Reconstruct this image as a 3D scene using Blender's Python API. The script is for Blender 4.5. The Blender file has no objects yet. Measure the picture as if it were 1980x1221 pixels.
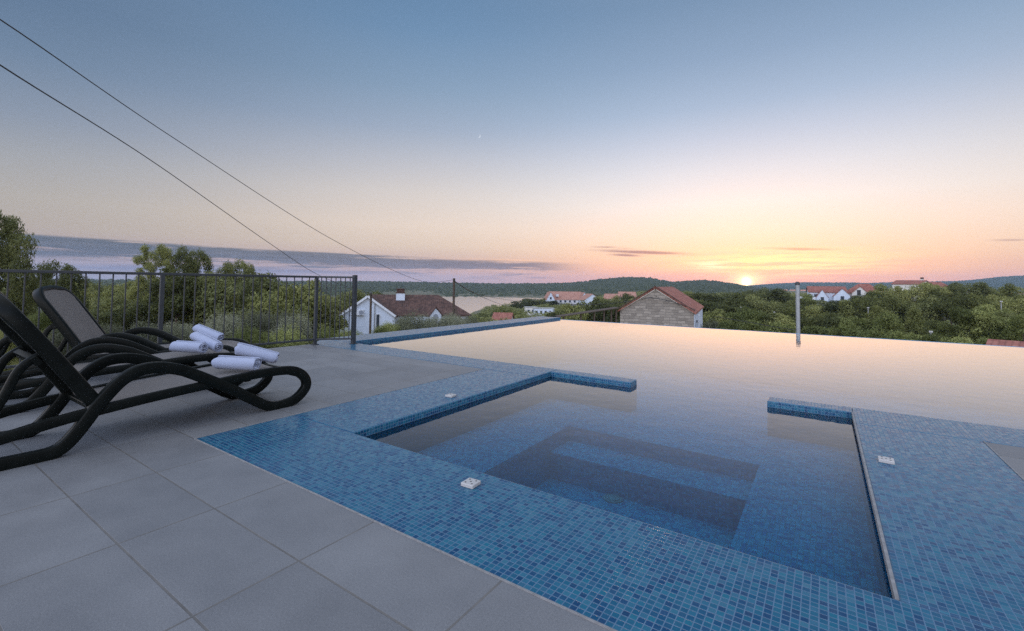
import bpy, bmesh, math, random
import numpy as np
from mathutils import Vector, Matrix, noise as mnoise
random.seed(7); rng = np.random.default_rng(7)
R = math.radians
scene = bpy.context.scene
COL = scene.collection
def lin(r, g, b):
    f = lambda c: (c/255/12.92) if c/255 <= .04045 else ((c/255+.055)/1.055)**2.4
    return (f(r), f(g), f(b), 1.0)

# ---------------------------------------------------------------- camera
CM = np.array([[0.8269886792388376, 0.5621042839177502, 0.011335714009991995],
               [-0.014352058073458495, 0.04126259393638708, -0.999045252614063],
               [-0.562035357286229, 0.8260364231333592, 0.04219105138754858]])   # rows: right, down, forward
FPX, CX, CY, EYE = 882.72, 990.0, 512.1, 1.0
cam = bpy.data.cameras.new("camera"); camo = bpy.data.objects.new("camera", cam); COL.objects.link(camo)
mw = Matrix.Identity(4)
for i in range(3):
    mw[i][0] = CM[0][i]; mw[i][1] = -CM[1][i]; mw[i][2] = -CM[2][i]
mw[2][3] = EYE
camo.matrix_world = mw
cam.sensor_width = 36; cam.lens = FPX*36/1980; cam.shift_y = -(610.5-CY)/1980
cam.clip_start = .05; cam.clip_end = 30000
scene.camera = camo
scene.view_settings.view_transform = 'Standard'; scene.view_settings.look = 'None'
scene.view_settings.exposure = 0; scene.view_settings.gamma = 1
scene.cycles.max_bounces = 8; scene.cycles.transparent_max_bounces = 24
scene.cycles.volume_bounces = 0
scene.cycles.use_denoising = False
scene.cycles.sample_clamp_indirect = 6

def ray(x, y): return CM.T @ np.array([(x-CX)/FPX, (y-CY)/FPX, 1.0])
def at(x, y, d):
    """world point seen in direction (x, y) of the photo at ground distance d"""
    r = ray(x, y); t = d/math.hypot(r[0], r[1]); return Vector((r[0]*t, r[1]*t, r[2]*t+EYE))
def on(x, y, z):
    r = ray(x, y); t = (z-EYE)/r[2]; return Vector((r[0]*t, r[1]*t, z))
def azim(x):
    r = ray(x, 550); return math.degrees(math.atan2(r[0], r[1]))
def pxm(x, d):
    """photo pixels per metre across the view at (x, d)"""
    a = math.atan((x-CX)/FPX); return FPX/(d*math.cos(a)**1.0)*1.0/1.0 if False else FPX/(d*math.cos(a))

# ---------------------------------------------------------------- world, sun
SUN_AZ, SUN_EL = R(-7.05), R(.56)
world = bpy.data.worlds.new("World"); scene.world = world; world.use_nodes = True
wt = world.node_tree; wt.nodes.clear()
class X:
    """a scalar/vector socket in a node tree with arithmetic"""
    def __init__(s, t, sock): s.t, s.s = t, sock
    def op(s, name, b=None, c=None, rev=False):
        n = s.t.nodes.new("ShaderNodeMath"); n.operation = name
        args = [s, b, c]
        if rev: args = [b, s, c]
        for i, a in enumerate(args):
            if a is None: continue
            if isinstance(a, X): s.t.links.new(a.s, n.inputs[i])
            else: n.inputs[i].default_value = a
        return X(s.t, n.outputs[0])
    def __add__(s, o): return s.op("ADD", o)
    def __radd__(s, o): return s.op("ADD", o)
    def __sub__(s, o): return s.op("SUBTRACT", o)
    def __rsub__(s, o): return s.op("SUBTRACT", o, rev=True)
    def __mul__(s, o): return s.op("MULTIPLY", o)
    def __rmul__(s, o): return s.op("MULTIPLY", o)
    def __truediv__(s, o): return s.op("DIVIDE", o)
    def abs(s): return s.op("ABSOLUTE")
    def exp(s): return s.op("EXPONENT")
    def smooth(s, a, b):
        n = s.t.nodes.new("ShaderNodeMapRange"); n.interpolation_type = 'SMOOTHSTEP'; n.clamp = True
        s.t.links.new(s.s, n.inputs["Value"]); n.inputs["From Min"].default_value = a; n.inputs["From Max"].default_value = b
        return X(s.t, n.outputs["Result"])
    def gauss(s, c, w):
        d = (s-c)/w; return (d*d*-1.0).exp()
def combine(t, x, y, z):
    n = t.nodes.new("ShaderNodeCombineXYZ")
    for i, a in enumerate((x, y, z)):
        if isinstance(a, X): t.links.new(a.s, n.inputs[i])
        else: n.inputs[i].default_value = a
    return n.outputs[0]
def noise_x(t, vec, scale, detail=4, rough=.55, dist=0):
    n = t.nodes.new("ShaderNodeTexNoise"); t.links.new(vec, n.inputs["Vector"])
    n.inputs["Scale"].default_value = scale; n.inputs["Detail"].default_value = detail
    n.inputs["Roughness"].default_value = rough; n.inputs["Distortion"].default_value = dist
    return X(t, n.outputs["Fac"])
def ramp(t, fac, stops):
    n = t.nodes.new("ShaderNodeValToRGB"); cr = n.color_ramp
    while len(cr.elements) < len(stops): cr.elements.new(.5)
    for e, (p, c) in zip(cr.elements, stops): e.position = p; e.color = c
    t.links.new(fac.s if isinstance(fac, X) else fac, n.inputs[0]); return n.outputs[0]
def mixc(t, fac, a, b, mode='MIX'):
    n = t.nodes.new("ShaderNodeMix"); n.data_type = 'RGBA'; n.blend_type = mode
    for k, v in ((0, fac), (6, a), (7, b)):
        if isinstance(v, X): v = v.s
        if hasattr(v, "node"): t.links.new(v, n.inputs[k])
        else: n.inputs[k].default_value = v
    return n.outputs[2]

def build_world():
    t = wt
    tc = t.nodes.new("ShaderNodeTexCoord")
    nv = t.nodes.new("ShaderNodeVectorMath"); nv.operation = 'NORMALIZE'; t.links.new(tc.outputs["Generated"], nv.inputs[0])
    sp = t.nodes.new("ShaderNodeSeparateXYZ"); t.links.new(nv.outputs[0], sp.inputs[0])
    dx, dy, dz = (X(t, sp.outputs[i]) for i in range(3))
    el = dz.op("ARCSINE")*(180/math.pi)                      # elevation in degrees
    az = dx.op("ARCTAN2", dy)*(180/math.pi)                  # azimuth, clockwise from +Y
    daz = (az-math.degrees(SUN_AZ)).op("WRAP", 180.0, -180.0)
    ead = daz.abs()
    e01 = el/60.0
    S = lambda *a: [(p/60, lin(*c)) for p, c in a]
    sun = ramp(t, e01, S((0, (250, 176, 150)), (1.8, (253, 197, 163)), (3.6, (253, 212, 180)), (6, (250, 224, 206)), (9.5, (241, 233, 230)), (13, (224, 224, 232)),
                         (16.5, (200, 207, 226)), (20, (172, 189, 216)), (25, (145, 167, 198)), (31, (121, 147, 180)), (45, (128, 146, 176)), (60, (138, 150, 172))))
    mid = ramp(t, e01, S((0, (190, 164, 164)), (1.2, (196, 167, 164)), (2.6, (198, 172, 166)), (4.5, (217, 197, 182)), (7, (226, 208, 195)), (11, (214, 204, 200)), (15, (191, 190, 200)),
                         (18.5, (164, 174, 196)), (23, (140, 161, 189)), (29, (113, 144, 180)), (34, (99, 132, 170)), (45, (112, 138, 174)), (60, (134, 148, 172))))
    lef = ramp(t, e01, S((0, (140, 142, 160)), (1.2, (152, 145, 158)), (2.6, (166, 150, 155)), (4.5, (173, 163, 156)), (7, (172, 166, 161)), (10.5, (157, 159, 166)),
                         (14, (134, 145, 165)), (19, (110, 130, 158)), (23.5, (97, 119, 150)), (35, (100, 122, 154)), (45, (116, 136, 166)), (60, (134, 147, 170))))
    c = mixc(t, ead.smooth(4, 42), sun, mid)
    c = mixc(t, ead.smooth(34, 80), c, lef)
    c = mixc(t, el.smooth(6, 24), c, (.84, .905, .905, 1), 'MULTIPLY')
    bak_fill = ramp(t, e01, [(p, tuple(x*4.6 for x in cc[:3])+(1,)) for p, cc in S((0, (216, 208, 206)), (6, (220, 212, 210)), (14, (208, 207, 214)), (25, (184, 194, 216)), (40, (150, 168, 200)), (60, (120, 138, 170)))])  # unseen sky behind the camera, raised to light foliage and walls
    c = mixc(t, ead.smooth(84, 125), c, bak_fill)
    c = mixc(t, el.smooth(46, 64), c, (1.45, 1.5, 1.62, 1))  # overhead sky out of view, brightened beyond dusk to light deck and treetops
    # to the north-west beyond the sun the horizon turns pinker
    # cloud bank low over the west, streaky layers
    wob = noise_x(t, combine(t, daz*.035, el*.2, 0), 1.0, 3)
    st = noise_x(t, combine(t, daz*.05, el*1.5, 3.3), 1.0, 5, .6)
    st2 = noise_x(t, combine(t, daz*.16, el*2.6, 9.1), 1.0, 8, .72)
    top = 3.95+(ead-72.0)*.022
    top = top+(wob-.5)*.9
    edge = 1-(el-top).smooth(-.24, .04)
    low = (el-(daz.abs()-15.0).op("MULTIPLY", .026).op("MINIMUM", 1.7)).smooth(-.15, .8)
    west = (daz*-1.0).smooth(12, 24); bank = edge*low*ead.smooth(15, 27)*west
    core = (el-(top-.75)).gauss(0, .62)
    dens = st2*.68+st*.38+core*.19+(ead.smooth(25, 70)-.5)*.05
    cl = (bank*dens.smooth(.49, .64)).op("MINIMUM", .97)
    ccol = mixc(t, ead.smooth(20, 75), lin(90, 98, 118), lin(42, 72, 94))
    ccol = mixc(t, (st2-.35)*1.2, ccol, lin(132, 134, 150))
    c = mixc(t, cl, c, ccol)
    low2 = west*el.gauss(1.15, .45)*ead.smooth(35, 60)*(st.smooth(.40, .62))
    c = mixc(t, low2*.75, c, lin(98, 106, 138))
    lit = west*(el-top).gauss(-.12, .16)*ead.smooth(14, 20)*(1-ead.smooth(26, 42))*st2.smooth(.40, .6)
    c = mixc(t, lit*.8, c, lin(255, 205, 170))
    # small dark streaks left of and above the sun
    for ca, wa, ce, we, k in ((-11.3, 4.6, 4.0, .17, .8), (-14.8, 1.7, 4.55, .12, .65), (-13.2, 1.6, 3.65, .13, .6), (5.2, 2.6, 4.05, .12, .5), (20.4, 1.0, 4.2, .08, .3)):
        tilt = daz*-.05+ce-ca*-.05
        m = ((el-tilt)/we); m = (m*m*-1.0).exp()*daz.gauss(ca, wa)*((st2+st)*.5).smooth(.36, .52)
        c = mixc(t, (m*2.0*k).op("MINIMUM", .92), c, lin(122, 104, 126))
    # bright yellow veil of cloud around the sun
    veil = (daz.gauss(3.0, 8.0)*el.gauss(2.55, 1.3)*(st2*.75+st*.25).smooth(.42, .54)*1.35).op("MINIMUM", 1.0)
    c = mixc(t, veil, c, (1.04, .90, .46, 1))
    puff = daz.gauss(-3.6, 1.9)*el.gauss(2.35, .45)*st2.smooth(.40, .55)
    c = mixc(t, puff, c, (1.2, 1.1, .72, 1))
    # sun disc and aureole
    dd = daz*daz; ee = (el-math.degrees(SUN_EL)); r2 = dd+ee*ee
    au = ((dd*.5+ee*ee)*-.42).exp(); rs = dd*.35+ee*ee; disc = (r2*-7.5).exp()
    c = mixc(t, au*(st2*.7+.15), c, lin(255, 236, 146))
    add = mixc(t, (disc+(rs*-1.3).exp()*.13), (0, 0, 0, 1), (7.0, 5.6, 2.8, 1))
    c = mixc(t, 1.0, c, add, 'ADD')
    # below the horizon
    c = mixc(t, 1-el.smooth(-1.2, -.2), c, lin(70, 74, 70))
    # fine grain of the thin high haze
    sky = t.nodes.new("ShaderNodeTexSky"); sky.sky_type = 'NISHITA'; sky.sun_disc = False
    sky.sun_elevation = SUN_EL; sky.sun_rotation = SUN_AZ; sky.altitude = 20; sky.dust_density = 1.5
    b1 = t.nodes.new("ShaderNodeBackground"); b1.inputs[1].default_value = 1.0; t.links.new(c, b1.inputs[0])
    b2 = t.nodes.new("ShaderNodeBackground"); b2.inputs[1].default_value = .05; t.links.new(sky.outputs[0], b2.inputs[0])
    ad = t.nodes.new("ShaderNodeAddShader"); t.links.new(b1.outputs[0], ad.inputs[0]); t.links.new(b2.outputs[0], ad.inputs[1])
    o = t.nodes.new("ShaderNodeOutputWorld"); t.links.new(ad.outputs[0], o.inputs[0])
build_world()
sl = bpy.data.lights.new("sun", 'SUN'); sl.energy = .12; sl.angle = R(1.0); sl.color = (1, .62, .33)
so = bpy.data.objects.new("sun", sl); COL.objects.link(so)
so.rotation_euler = Vector((math.sin(SUN_AZ)*math.cos(SUN_EL), math.cos(SUN_AZ)*math.cos(SUN_EL), math.sin(SUN_EL))).to_track_quat('Z', 'Y').to_euler()

# ---------------------------------------------------------------- object helpers
def tag(o, label=None, cat=None, group=None, kind=None):
    if label: o["label"] = label
    if cat: o["category"] = cat
    if group: o["group"] = group
    if kind: o["kind"] = kind
    return o
def empty(name, loc=(0, 0, 0), rz=0):
    o = bpy.data.objects.new(name, None); COL.objects.link(o); o.location = loc; o.rotation_euler = (0, 0, rz); o.empty_display_size = .2
    return o
def children(o): return [c for c in COL.objects if c.parent == o]
def copy_tree(o, parent=None):
    c = o.copy(); COL.objects.link(c); c.parent = parent
    for ch in list(o.children): copy_tree(ch, c)
    return c
class MB:
    def __init__(s): s.v = []; s.f = []; s.sm = []
    def add(s, vs, fs, smooth=False):
        b = len(s.v); s.v += [tuple(p) for p in vs]; s.f += [tuple(i+b for i in f) for f in fs]; s.sm += [smooth]*len(fs)
    def box(s, c, d, rot=None):
        hx, hy, hz = d[0]/2, d[1]/2, d[2]/2
        vs = [Vector((x*hx, y*hy, z*hz)) for x, y, z in ((-1,-1,-1),(1,-1,-1),(1,1,-1),(-1,1,-1),(-1,-1,1),(1,-1,1),(1,1,1),(-1,1,1))]
        if rot is not None: vs = [rot @ v for v in vs]
        c = Vector(c); s.add([v+c for v in vs], [(0,3,2,1),(4,5,6,7),(0,1,5,4),(1,2,6,5),(2,3,7,6),(3,0,4,7)])
    def span(s, a, b):
        s.box([(a[i]+b[i])/2 for i in range(3)], [abs(b[i]-a[i]) for i in range(3)])
    def prism(s, poly, z0, z1):
        n = len(poly); vs = [(x, y, z0) for x, y in poly]+[(x, y, z1) for x, y in poly]
        s.add(vs, [tuple(range(n-1, -1, -1)), tuple(range(n, 2*n))]+[(i, (i+1) % n, n+(i+1) % n, n+i) for i in range(n)])
    def tube(s, pts, r, n=8, smooth=True, cap=True):
        pts = [Vector(p) for p in pts]; rs = r if isinstance(r, (list, tuple)) else [r]*len(pts)
        rings = []; up = Vector((0, 0, 1))
        for i, p in enumerate(pts):
            d = (pts[min(i+1, len(pts)-1)]-pts[max(i-1, 0)]).normalized()
            a = d.cross(up if abs(d.z) < .95 else Vector((1, 0, 0))).normalized(); b = a.cross(d).normalized()
            rings.append([p+a*math.cos(2*math.pi*k/n)*rs[i]+b*math.sin(2*math.pi*k/n)*rs[i] for k in range(n)])
        vs = [v for q in rings for v in q]
        fs = [(i*n+k, i*n+(k+1) % n, (i+1)*n+(k+1) % n, (i+1)*n+k) for i in range(len(pts)-1) for k in range(n)]
        s.add(vs, fs, smooth)
        if cap: s.add(rings[0], [tuple(range(n-1, -1, -1))]); s.add(rings[-1], [tuple(range(n))])
    def sweep(s, path, section, binormal, closed=False):
        """flat path, section list of (in-plane, across) offsets or a function of the index; binormal = across"""
        P = [Vector(p) for p in path]; B = Vector(binormal).normalized(); n = None; rings = []
        for i, p in enumerate(P):
            a = P[(i-1) % len(P)] if closed or i else P[0]; b = P[(i+1) % len(P)] if closed or i < len(P)-1 else P[-1]
            d = (b-a).normalized(); N = B.cross(d).normalized()
            sec = section(i) if callable(section) else section
            rings.append([p+N*u+B*w for u, w in sec]); n = len(sec)
        vs = [v for q in rings for v in q]; m = len(P)
        s.add(vs, [(i*n+k, i*n+(k+1) % n, ((i+1) % m)*n+(k+1) % n, ((i+1) % m)*n+k) for i in range(m if closed else m-1) for k in range(n)], True)
        if not closed: s.add(rings[0], [tuple(range(n-1, -1, -1))]); s.add(rings[-1], [tuple(range(n))])
    def build(s, name, mat, parent=None, bevel=0, seg=2, recalc=True):
        me = bpy.data.meshes.new(name); me.from_pydata(s.v, [], s.f)
        for p, q in zip(me.polygons, s.sm): p.use_smooth = q
        uv = me.uv_layers.new(name="UVMap")
        for p in me.polygons:
            n = p.normal; ax, ay, az = abs(n.x), abs(n.y), abs(n.z)
            for li in p.loop_indices:
                c = me.vertices[me.loops[li].vertex_index].co
                uv.data[li].uv = (c.x, c.y) if az >= ax and az >= ay else ((c.y, c.z) if ax >= ay else (c.x, c.z))
        if recalc: bm = bmesh.new(); bm.from_mesh(me); bmesh.ops.recalc_face_normals(bm, faces=bm.faces); bm.to_mesh(me); bm.free()
        for m in (mat if isinstance(mat, (list, tuple)) else [mat]): me.materials.append(m)
        o = bpy.data.objects.new(name, me); COL.objects.link(o); o.parent = parent
        if bevel:
            b = o.modifiers.new("bevel", 'BEVEL'); b.width = bevel; b.segments = seg; b.limit_method = 'ANGLE'; b.angle_limit = R(40)
        return o
def rrect(t, w, r, k=3):
    """rounded rectangle section: t in plane, w across"""
    out = []
    for cx, cy, a0 in ((t/2-r, w/2-r, 0), (-t/2+r, w/2-r, 90), (-t/2+r, -w/2+r, 180), (t/2-r, -w/2+r, 270)):
        for i in range(k+1):
            a = R(a0+90*i/k); out.append((cx+r*math.cos(a), cy+r*math.sin(a)))
    return out
def crom(pts, n=6, closed=False):
    P = [Vector(p) for p in pts]; out = []; m = len(P)
    for i in range(m if closed else m-1):
        g = lambda k: P[k % m] if closed else P[max(0, min(m-1, k))]
        a, b, c, d = g(i-1), g(i), g(i+1), g(i+2)
        for k in range(n):
            t = k/n; out.append(.5*((2*b)+(c-a)*t+(2*a-5*b+4*c-d)*t*t+(3*b-a-3*c+d)*t**3))
    if not closed: out.append(P[-1])
    return out
def mesh_np(name, V, F, mat, parent=None, smooth=False):
    V = np.asarray(V, np.float32); F = np.asarray(F, np.int32); k = F.shape[1]
    me = bpy.data.meshes.new(name); me.vertices.add(len(V)); me.vertices.foreach_set("co", V.ravel())
    me.loops.add(F.size); me.loops.foreach_set("vertex_index", F.ravel()); me.polygons.add(len(F))
    me.polygons.foreach_set("loop_start", np.arange(0, F.size, k, dtype=np.int32)); me.polygons.foreach_set("loop_total", np.full(len(F), k, np.int32))
    if smooth: me.polygons.foreach_set("use_smooth", np.ones(len(F), bool))
    me.update(); me.validate()
    for m in (mat if isinstance(mat, (list, tuple)) else [mat]): me.materials.append(m)
    o = bpy.data.objects.new(name, me); COL.objects.link(o); o.parent = parent
    return o

# ---------------------------------------------------------------- materials
def new_mat(name):
    m = bpy.data.materials.new(name); m.use_nodes = True; t = m.node_tree; t.nodes.clear()
    o = t.nodes.new("ShaderNodeOutputMaterial"); b = t.nodes.new("ShaderNodeBsdfPrincipled"); t.links.new(b.outputs[0], o.inputs[0])
    return m, t, b, o
def setin(t, sock, v):
    if isinstance(v, X): v = v.s
    if hasattr(v, "node"): t.links.new(v, sock)
    else: sock.default_value = v
def coords(t, kind="Object"):
    return t.nodes.new("ShaderNodeTexCoord").outputs[kind]
def position(t): return t.nodes.new("ShaderNodeNewGeometry").outputs["Position"]
def bump(t, b, h, strength=.3, dist=.01):
    n = t.nodes.new("ShaderNodeBump"); n.inputs["Strength"].default_value = strength; n.inputs["Distance"].default_value = dist
    setin(t, n.inputs["Height"], h); t.links.new(n.outputs[0], b.inputs["Normal"]); return n
def mat_plain(name, c, rough=.6, var=.15, scale=8, metal=0, bmp=.0, bscale=60, spec=.5):
    m, t, b, o = new_mat(name); v = coords(t)
    n = noise_x(t, v, scale, 5, .6)
    c = (*c, 1) if len(c) == 3 else c
    lo = tuple(x*(1-var) for x in c[:3])+(1,); hi = tuple(min(1, x*(1+var)) for x in c[:3])+(1,)
    setin(t, b.inputs["Base Color"], ramp(t, n, [(.3, lo), (.7, hi)]))
    setin(t, b.inputs["Roughness"], n*.15+(rough-.07)); b.inputs["Metallic"].default_value = metal; b.inputs["Specular IOR Level"].default_value = spec
    if bmp: bump(t, b, noise_x(t, v, bscale, 3), bmp, .01)
    return m
def mat_deck():
    m, t, b, o = new_mat("porcelain_deck_tile"); v = position(t)
    sp = t.nodes.new("ShaderNodeSeparateXYZ"); t.links.new(v, sp.inputs[0]); x, y = X(t, sp.outputs[0]), X(t, sp.outputs[1])
    u = (x+1.565)/.656; w = (y-1.30)/.334
    fu, fw = u.op("FRACT"), w.op("FRACT")
    du = (fu-.5).abs(); dw = (fw-.5).abs()
    gx = du.smooth(.5-.0068, .5-.0048); gy = dw.smooth(.5-.0130, .5-.0092)
    g = gx.op("MAXIMUM", gy)
    wn = t.nodes.new("ShaderNodeTexWhiteNoise"); wn.noise_dimensions = '2D'; t.links.new(combine(t, u.op("FLOOR"), w.op("FLOOR"), 0), wn.inputs["Vector"])
    tile = X(t, wn.outputs["Value"])
    sp1 = noise_x(t, v, 420, 2, .7); sp2 = noise_x(t, v, 3.0, 4, .6); sp3 = noise_x(t, v, 140, 3, .7)
    stn = noise_x(t, v, .9, 5, .62, 1.2)
    f = (sp1-.5)*1.6+(sp3-.5)*.8+(sp2-.5)*.55+(tile-.5)*.26+(stn-.5)*.4+.52
    c = ramp(t, f, [(.1, (.080, .083, .090, 1)), (.5, (.121, .124, .133, 1)), (.9, (.175, .179, .188, 1))])
    c = mixc(t, g, c, mixc(t, noise_x(t, v, 9, 3), (.048, .046, .045, 1), (.150, .142, .135, 1)))
    setin(t, b.inputs["Base Color"], c); setin(t, b.inputs["Roughness"], sp2*.2+.42); b.inputs["Specular IOR Level"].default_value = .45
    bump(t, b, (1-g)*1.0+sp1*.12, .5, .003)
    return m
def mat_mosaic(name="blue_glass_mosaic", dark=1.0, rough=.16, g1=(.045, .10, .17, 1), g2=(.085, .16, .245, 1)):
    m, t, b, o = new_mat(name); P = .0237
    uvn = t.nodes.new("ShaderNodeUVMap"); uvn.uv_map = "UVMap"
    sp = t.nodes.new("ShaderNodeSeparateXYZ"); t.links.new(uvn.outputs[0], sp.inputs[0])
    u = X(t, sp.outputs[0])/P; w = X(t, sp.outputs[1])/P
    # sheets of tiles laid by hand: a small wobble from sheet to sheet
    sh = t.nodes.new("ShaderNodeTexWhiteNoise"); sh.noise_dimensions = '2D'
    t.links.new(combine(t, (u/13.0).op("FLOOR"), (w/13.0).op("FLOOR"), 0), sh.inputs["Vector"])
    ss = t.nodes.new("ShaderNodeSeparateColor"); t.links.new(sh.outputs["Color"], ss.inputs[0])
    u = u+(X(t, ss.outputs[0])-.5)*.07; w = w+(X(t, ss.outputs[1])-.5)*.07
    fu, fw = u.op("FRACT"), w.op("FRACT")
    g = (fu-.5).abs().op("MAXIMUM", (fw-.5).abs()).smooth(.418, .446)
    wn = t.nodes.new("ShaderNodeTexWhiteNoise"); wn.noise_dimensions = '2D'; t.links.new(combine(t, u.op("FLOOR"), w.op("FLOOR"), 0), wn.inputs["Vector"])
    rv = X(t, wn.outputs["Value"]); sc = t.nodes.new("ShaderNodeSeparateColor"); t.links.new(wn.outputs["Color"], sc.inputs[0])
    k = dark
    q = lambda r, gg, bb: (r*k, gg*k*.99, bb*k*1.06, 1)
    st = [(0, q(.008, .09, .27)), (.14, q(.009, .13, .34)), (.3, q(.010, .20, .40)), (.45, q(.016, .28, .46)), (.58, q(.010, .21, .40)), (.70, q(.025, .36, .52)), (.82, q(.05, .32, .52)), (.92, q(.09, .40, .56)), (1, q(.012, .13, .36))]
    c = ramp(t, rv, st)
    streak = noise_x(t, combine(t, u*.9, w*4.0, 0), 1.0, 3, .6)
    c = mixc(t, streak.smooth(.4, .75)*.3, c, q(.05, .44, .62))
    big = noise_x(t, position(t), 1.3, 3)
    c = mixc(t, big.smooth(.3, .7)*.2, c, q(.03, .26, .48))
    gn = noise_x(t, position(t), 25, 3)
    c = mixc(t, g, c, mixc(t, gn, g1, g2))
    setin(t, b.inputs["Base Color"], c)
    setin(t, b.inputs["Roughness"], g*.45+(X(t, sc.outputs[2])*.14+rough)); b.inputs["Specular IOR Level"].default_value = .34
    # each little tile sits a bit out of level
    tl = (fu-.5)*(X(t, sc.outputs[0])-.5)+(fw-.5)*(X(t, sc.outputs[1])-.5)
    bump(t, b, (1-g)*.6+tl*.8+streak*.08, .6, .0022)
    return m
def mat_water(name, tint, ior=1.42, bs=5.0, bstr=.05, fine=.02):
    m, t, b, o = new_mat(name); t.nodes.remove(b)
    v = position(t)
    h = noise_x(t, v, bs, 3, .5)+noise_x(t, v, bs*4.3, 3, .55)*fine*8
    bn = t.nodes.new("ShaderNodeBump"); bn.inputs["Strength"].default_value = bstr; bn.inputs["Distance"].default_value = .02; setin(t, bn.inputs["Height"], h)
    fr = t.nodes.new("ShaderNodeFresnel"); fr.inputs[0].default_value = ior; t.links.new(bn.outputs[0], fr.inputs[1])
    tr = t.nodes.new("ShaderNodeBsdfTransparent"); tr.inputs[0].default_value = tint
    gl = t.nodes.new("ShaderNodeBsdfGlossy"); gl.inputs["Roughness"].default_value = .015; gl.inputs[0].default_value = (1, 1, 1, 1); t.links.new(bn.outputs[0], gl.inputs["Normal"])
    mx = t.nodes.new("ShaderNodeMixShader"); F0 = X(t, fr.outputs[0]); fac = (F0*F0*1.25+F0*.82+.022).op("MINIMUM", .95); t.links.new(fac.s, mx.inputs[0]); t.links.new(tr.outputs[0], mx.inputs[1]); t.links.new(gl.outputs[0], mx.inputs[2])
    t.links.new(mx.outputs[0], o.inputs[0]); return m
def mat_sea():
    m, t, b, o = new_mat("bay_water"); v = position(t)
    b.inputs["Base Color"].default_value = (.05, .07, .08, 1)
    mp = t.nodes.new("ShaderNodeMapping"); t.links.new(v, mp.inputs[0]); mp.inputs["Scale"].default_value = (.05, .02, 1); mp.inputs["Rotation"].default_value = (0, 0, R(38))
    bn = bump(t, b, noise_x(t, mp.outputs[0], 6, 4, .6), .2, .5)
    gl = t.nodes.new("ShaderNodeBsdfGlossy"); gl.inputs["Roughness"].default_value = .16; t.links.new(bn.outputs[0], gl.inputs["Normal"])
    fr = t.nodes.new("ShaderNodeFresnel"); fr.inputs[0].default_value = 1.33
    fac = (X(t, fr.outputs[0])*1.25).op("MINIMUM", .97)
    mx = t.nodes.new("ShaderNodeMixShader"); t.links.new(fac.s, mx.inputs[0]); t.links.new(b.outputs[0], mx.inputs[1]); t.links.new(gl.outputs[0], mx.inputs[2]); t.links.new(mx.outputs[0], o.inputs[0])
    return m
def mat_leaf(name, cols, trans=.42, rough=.6):
    m, t, b, o = new_mat(name); v = coords(t)
    oi = t.nodes.new("ShaderNodeObjectInfo"); rnd = X(t, oi.outputs["Random"])
    n = noise_x(t, v, 5.0, 4, .65); n2 = noise_x(t, v, 31.0, 2, .6)
    f = n*.9+n2*.5-.2+(rnd-.5)*.5
    c = ramp(t, f, [(.2+.6*i/(len(cols)-1), (*q, 1)) for i, q in enumerate(cols)])
    setin(t, b.inputs["Base Color"], c); b.inputs["Roughness"].default_value = rough; b.inputs["Specular IOR Level"].default_value = .25
    tl = t.nodes.new("ShaderNodeBsdfTranslucent"); t.links.new(c, tl.inputs[0])
    mx = t.nodes.new("ShaderNodeMixShader"); mx.inputs[0].default_value = trans
    t.links.new(b.outputs[0], mx.inputs[1]); t.links.new(tl.outputs[0], mx.inputs[2]); t.links.new(mx.outputs[0], o.inputs[0]); return m
def mat_roof(name, c1, c2, c3):
    m, t, b, o = new_mat(name); uvn = t.nodes.new("ShaderNodeUVMap"); uvn.uv_map = "UVMap"
    sp = t.nodes.new("ShaderNodeSeparateXYZ"); t.links.new(uvn.outputs[0], sp.inputs[0]); u, w = X(t, sp.outputs[0]), X(t, sp.outputs[1])
    rows = (w/.34).op("FRACT"); cols = (u/.24)
    wn = t.nodes.new("ShaderNodeTexWhiteNoise"); wn.noise_dimensions = '2D'; t.links.new(combine(t, cols.op("FLOOR"), (w/.34).op("FLOOR"), 0), wn.inputs["Vector"])
    n = noise_x(t, position(t), .9, 5, .65)
    f = X(t, wn.outputs["Value"])*.45+n*.9-.2
    setin(t, b.inputs["Base Color"], ramp(t, f, [(.15, (*c1, 1)), (.5, (*c2, 1)), (.85, (*c3, 1))])); b.inputs["Roughness"].default_value = .8
    h = (cols*6.283).op("SINE")*.5+rows*-.5
    bump(t, b, h, .8, .05); return m
def mat_stone():
    m, t, b, o = new_mat("rubble_stone"); uvn = t.nodes.new("ShaderNodeUVMap"); uvn.uv_map = "UVMap"
    mp = t.nodes.new("ShaderNodeVectorMath"); mp.operation = 'ADD'; t.links.new(uvn.outputs[0], mp.inputs[0])
    nz = t.nodes.new("ShaderNodeTexNoise"); nz.inputs["Scale"].default_value = 1.6; t.links.new(uvn.outputs[0], nz.inputs["Vector"])
    sc = t.nodes.new("ShaderNodeVectorMath"); sc.operation = 'SCALE'; sc.inputs["Scale"].default_value = .28; t.links.new(nz.outputs["Color"], sc.inputs[0]); t.links.new(sc.outputs[0], mp.inputs[1])
    br = t.nodes.new("ShaderNodeTexBrick"); t.links.new(mp.outputs[0], br.inputs["Vector"])
    br.inputs["Scale"].default_value = 1; br.inputs["Brick Width"].default_value = .52; br.inputs["Row Height"].default_value = .25; br.inputs["Mortar Size"].default_value = .018
    br.inputs["Color1"].default_value = (.30, .262, .222, 1); br.inputs["Color2"].default_value = (.145, .123, .103, 1); br.inputs["Mortar"].default_value = (.15, .13, .115, 1); br.offset = .43; br.squash = 1.3; br.squash_frequency = 3
    n = noise_x(t, uvn.outputs[0], 5, 5, .7)
    c = mixc(t, n.smooth(.3, .7)*.5, br.outputs["Color"], (.235, .208, .175, 1))
    setin(t, b.inputs["Base Color"], c); b.inputs["Roughness"].default_value = .9
    bump(t, b, X(t, br.outputs["Fac"])*-1.0+n*.6, .7, .05); return m
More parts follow.
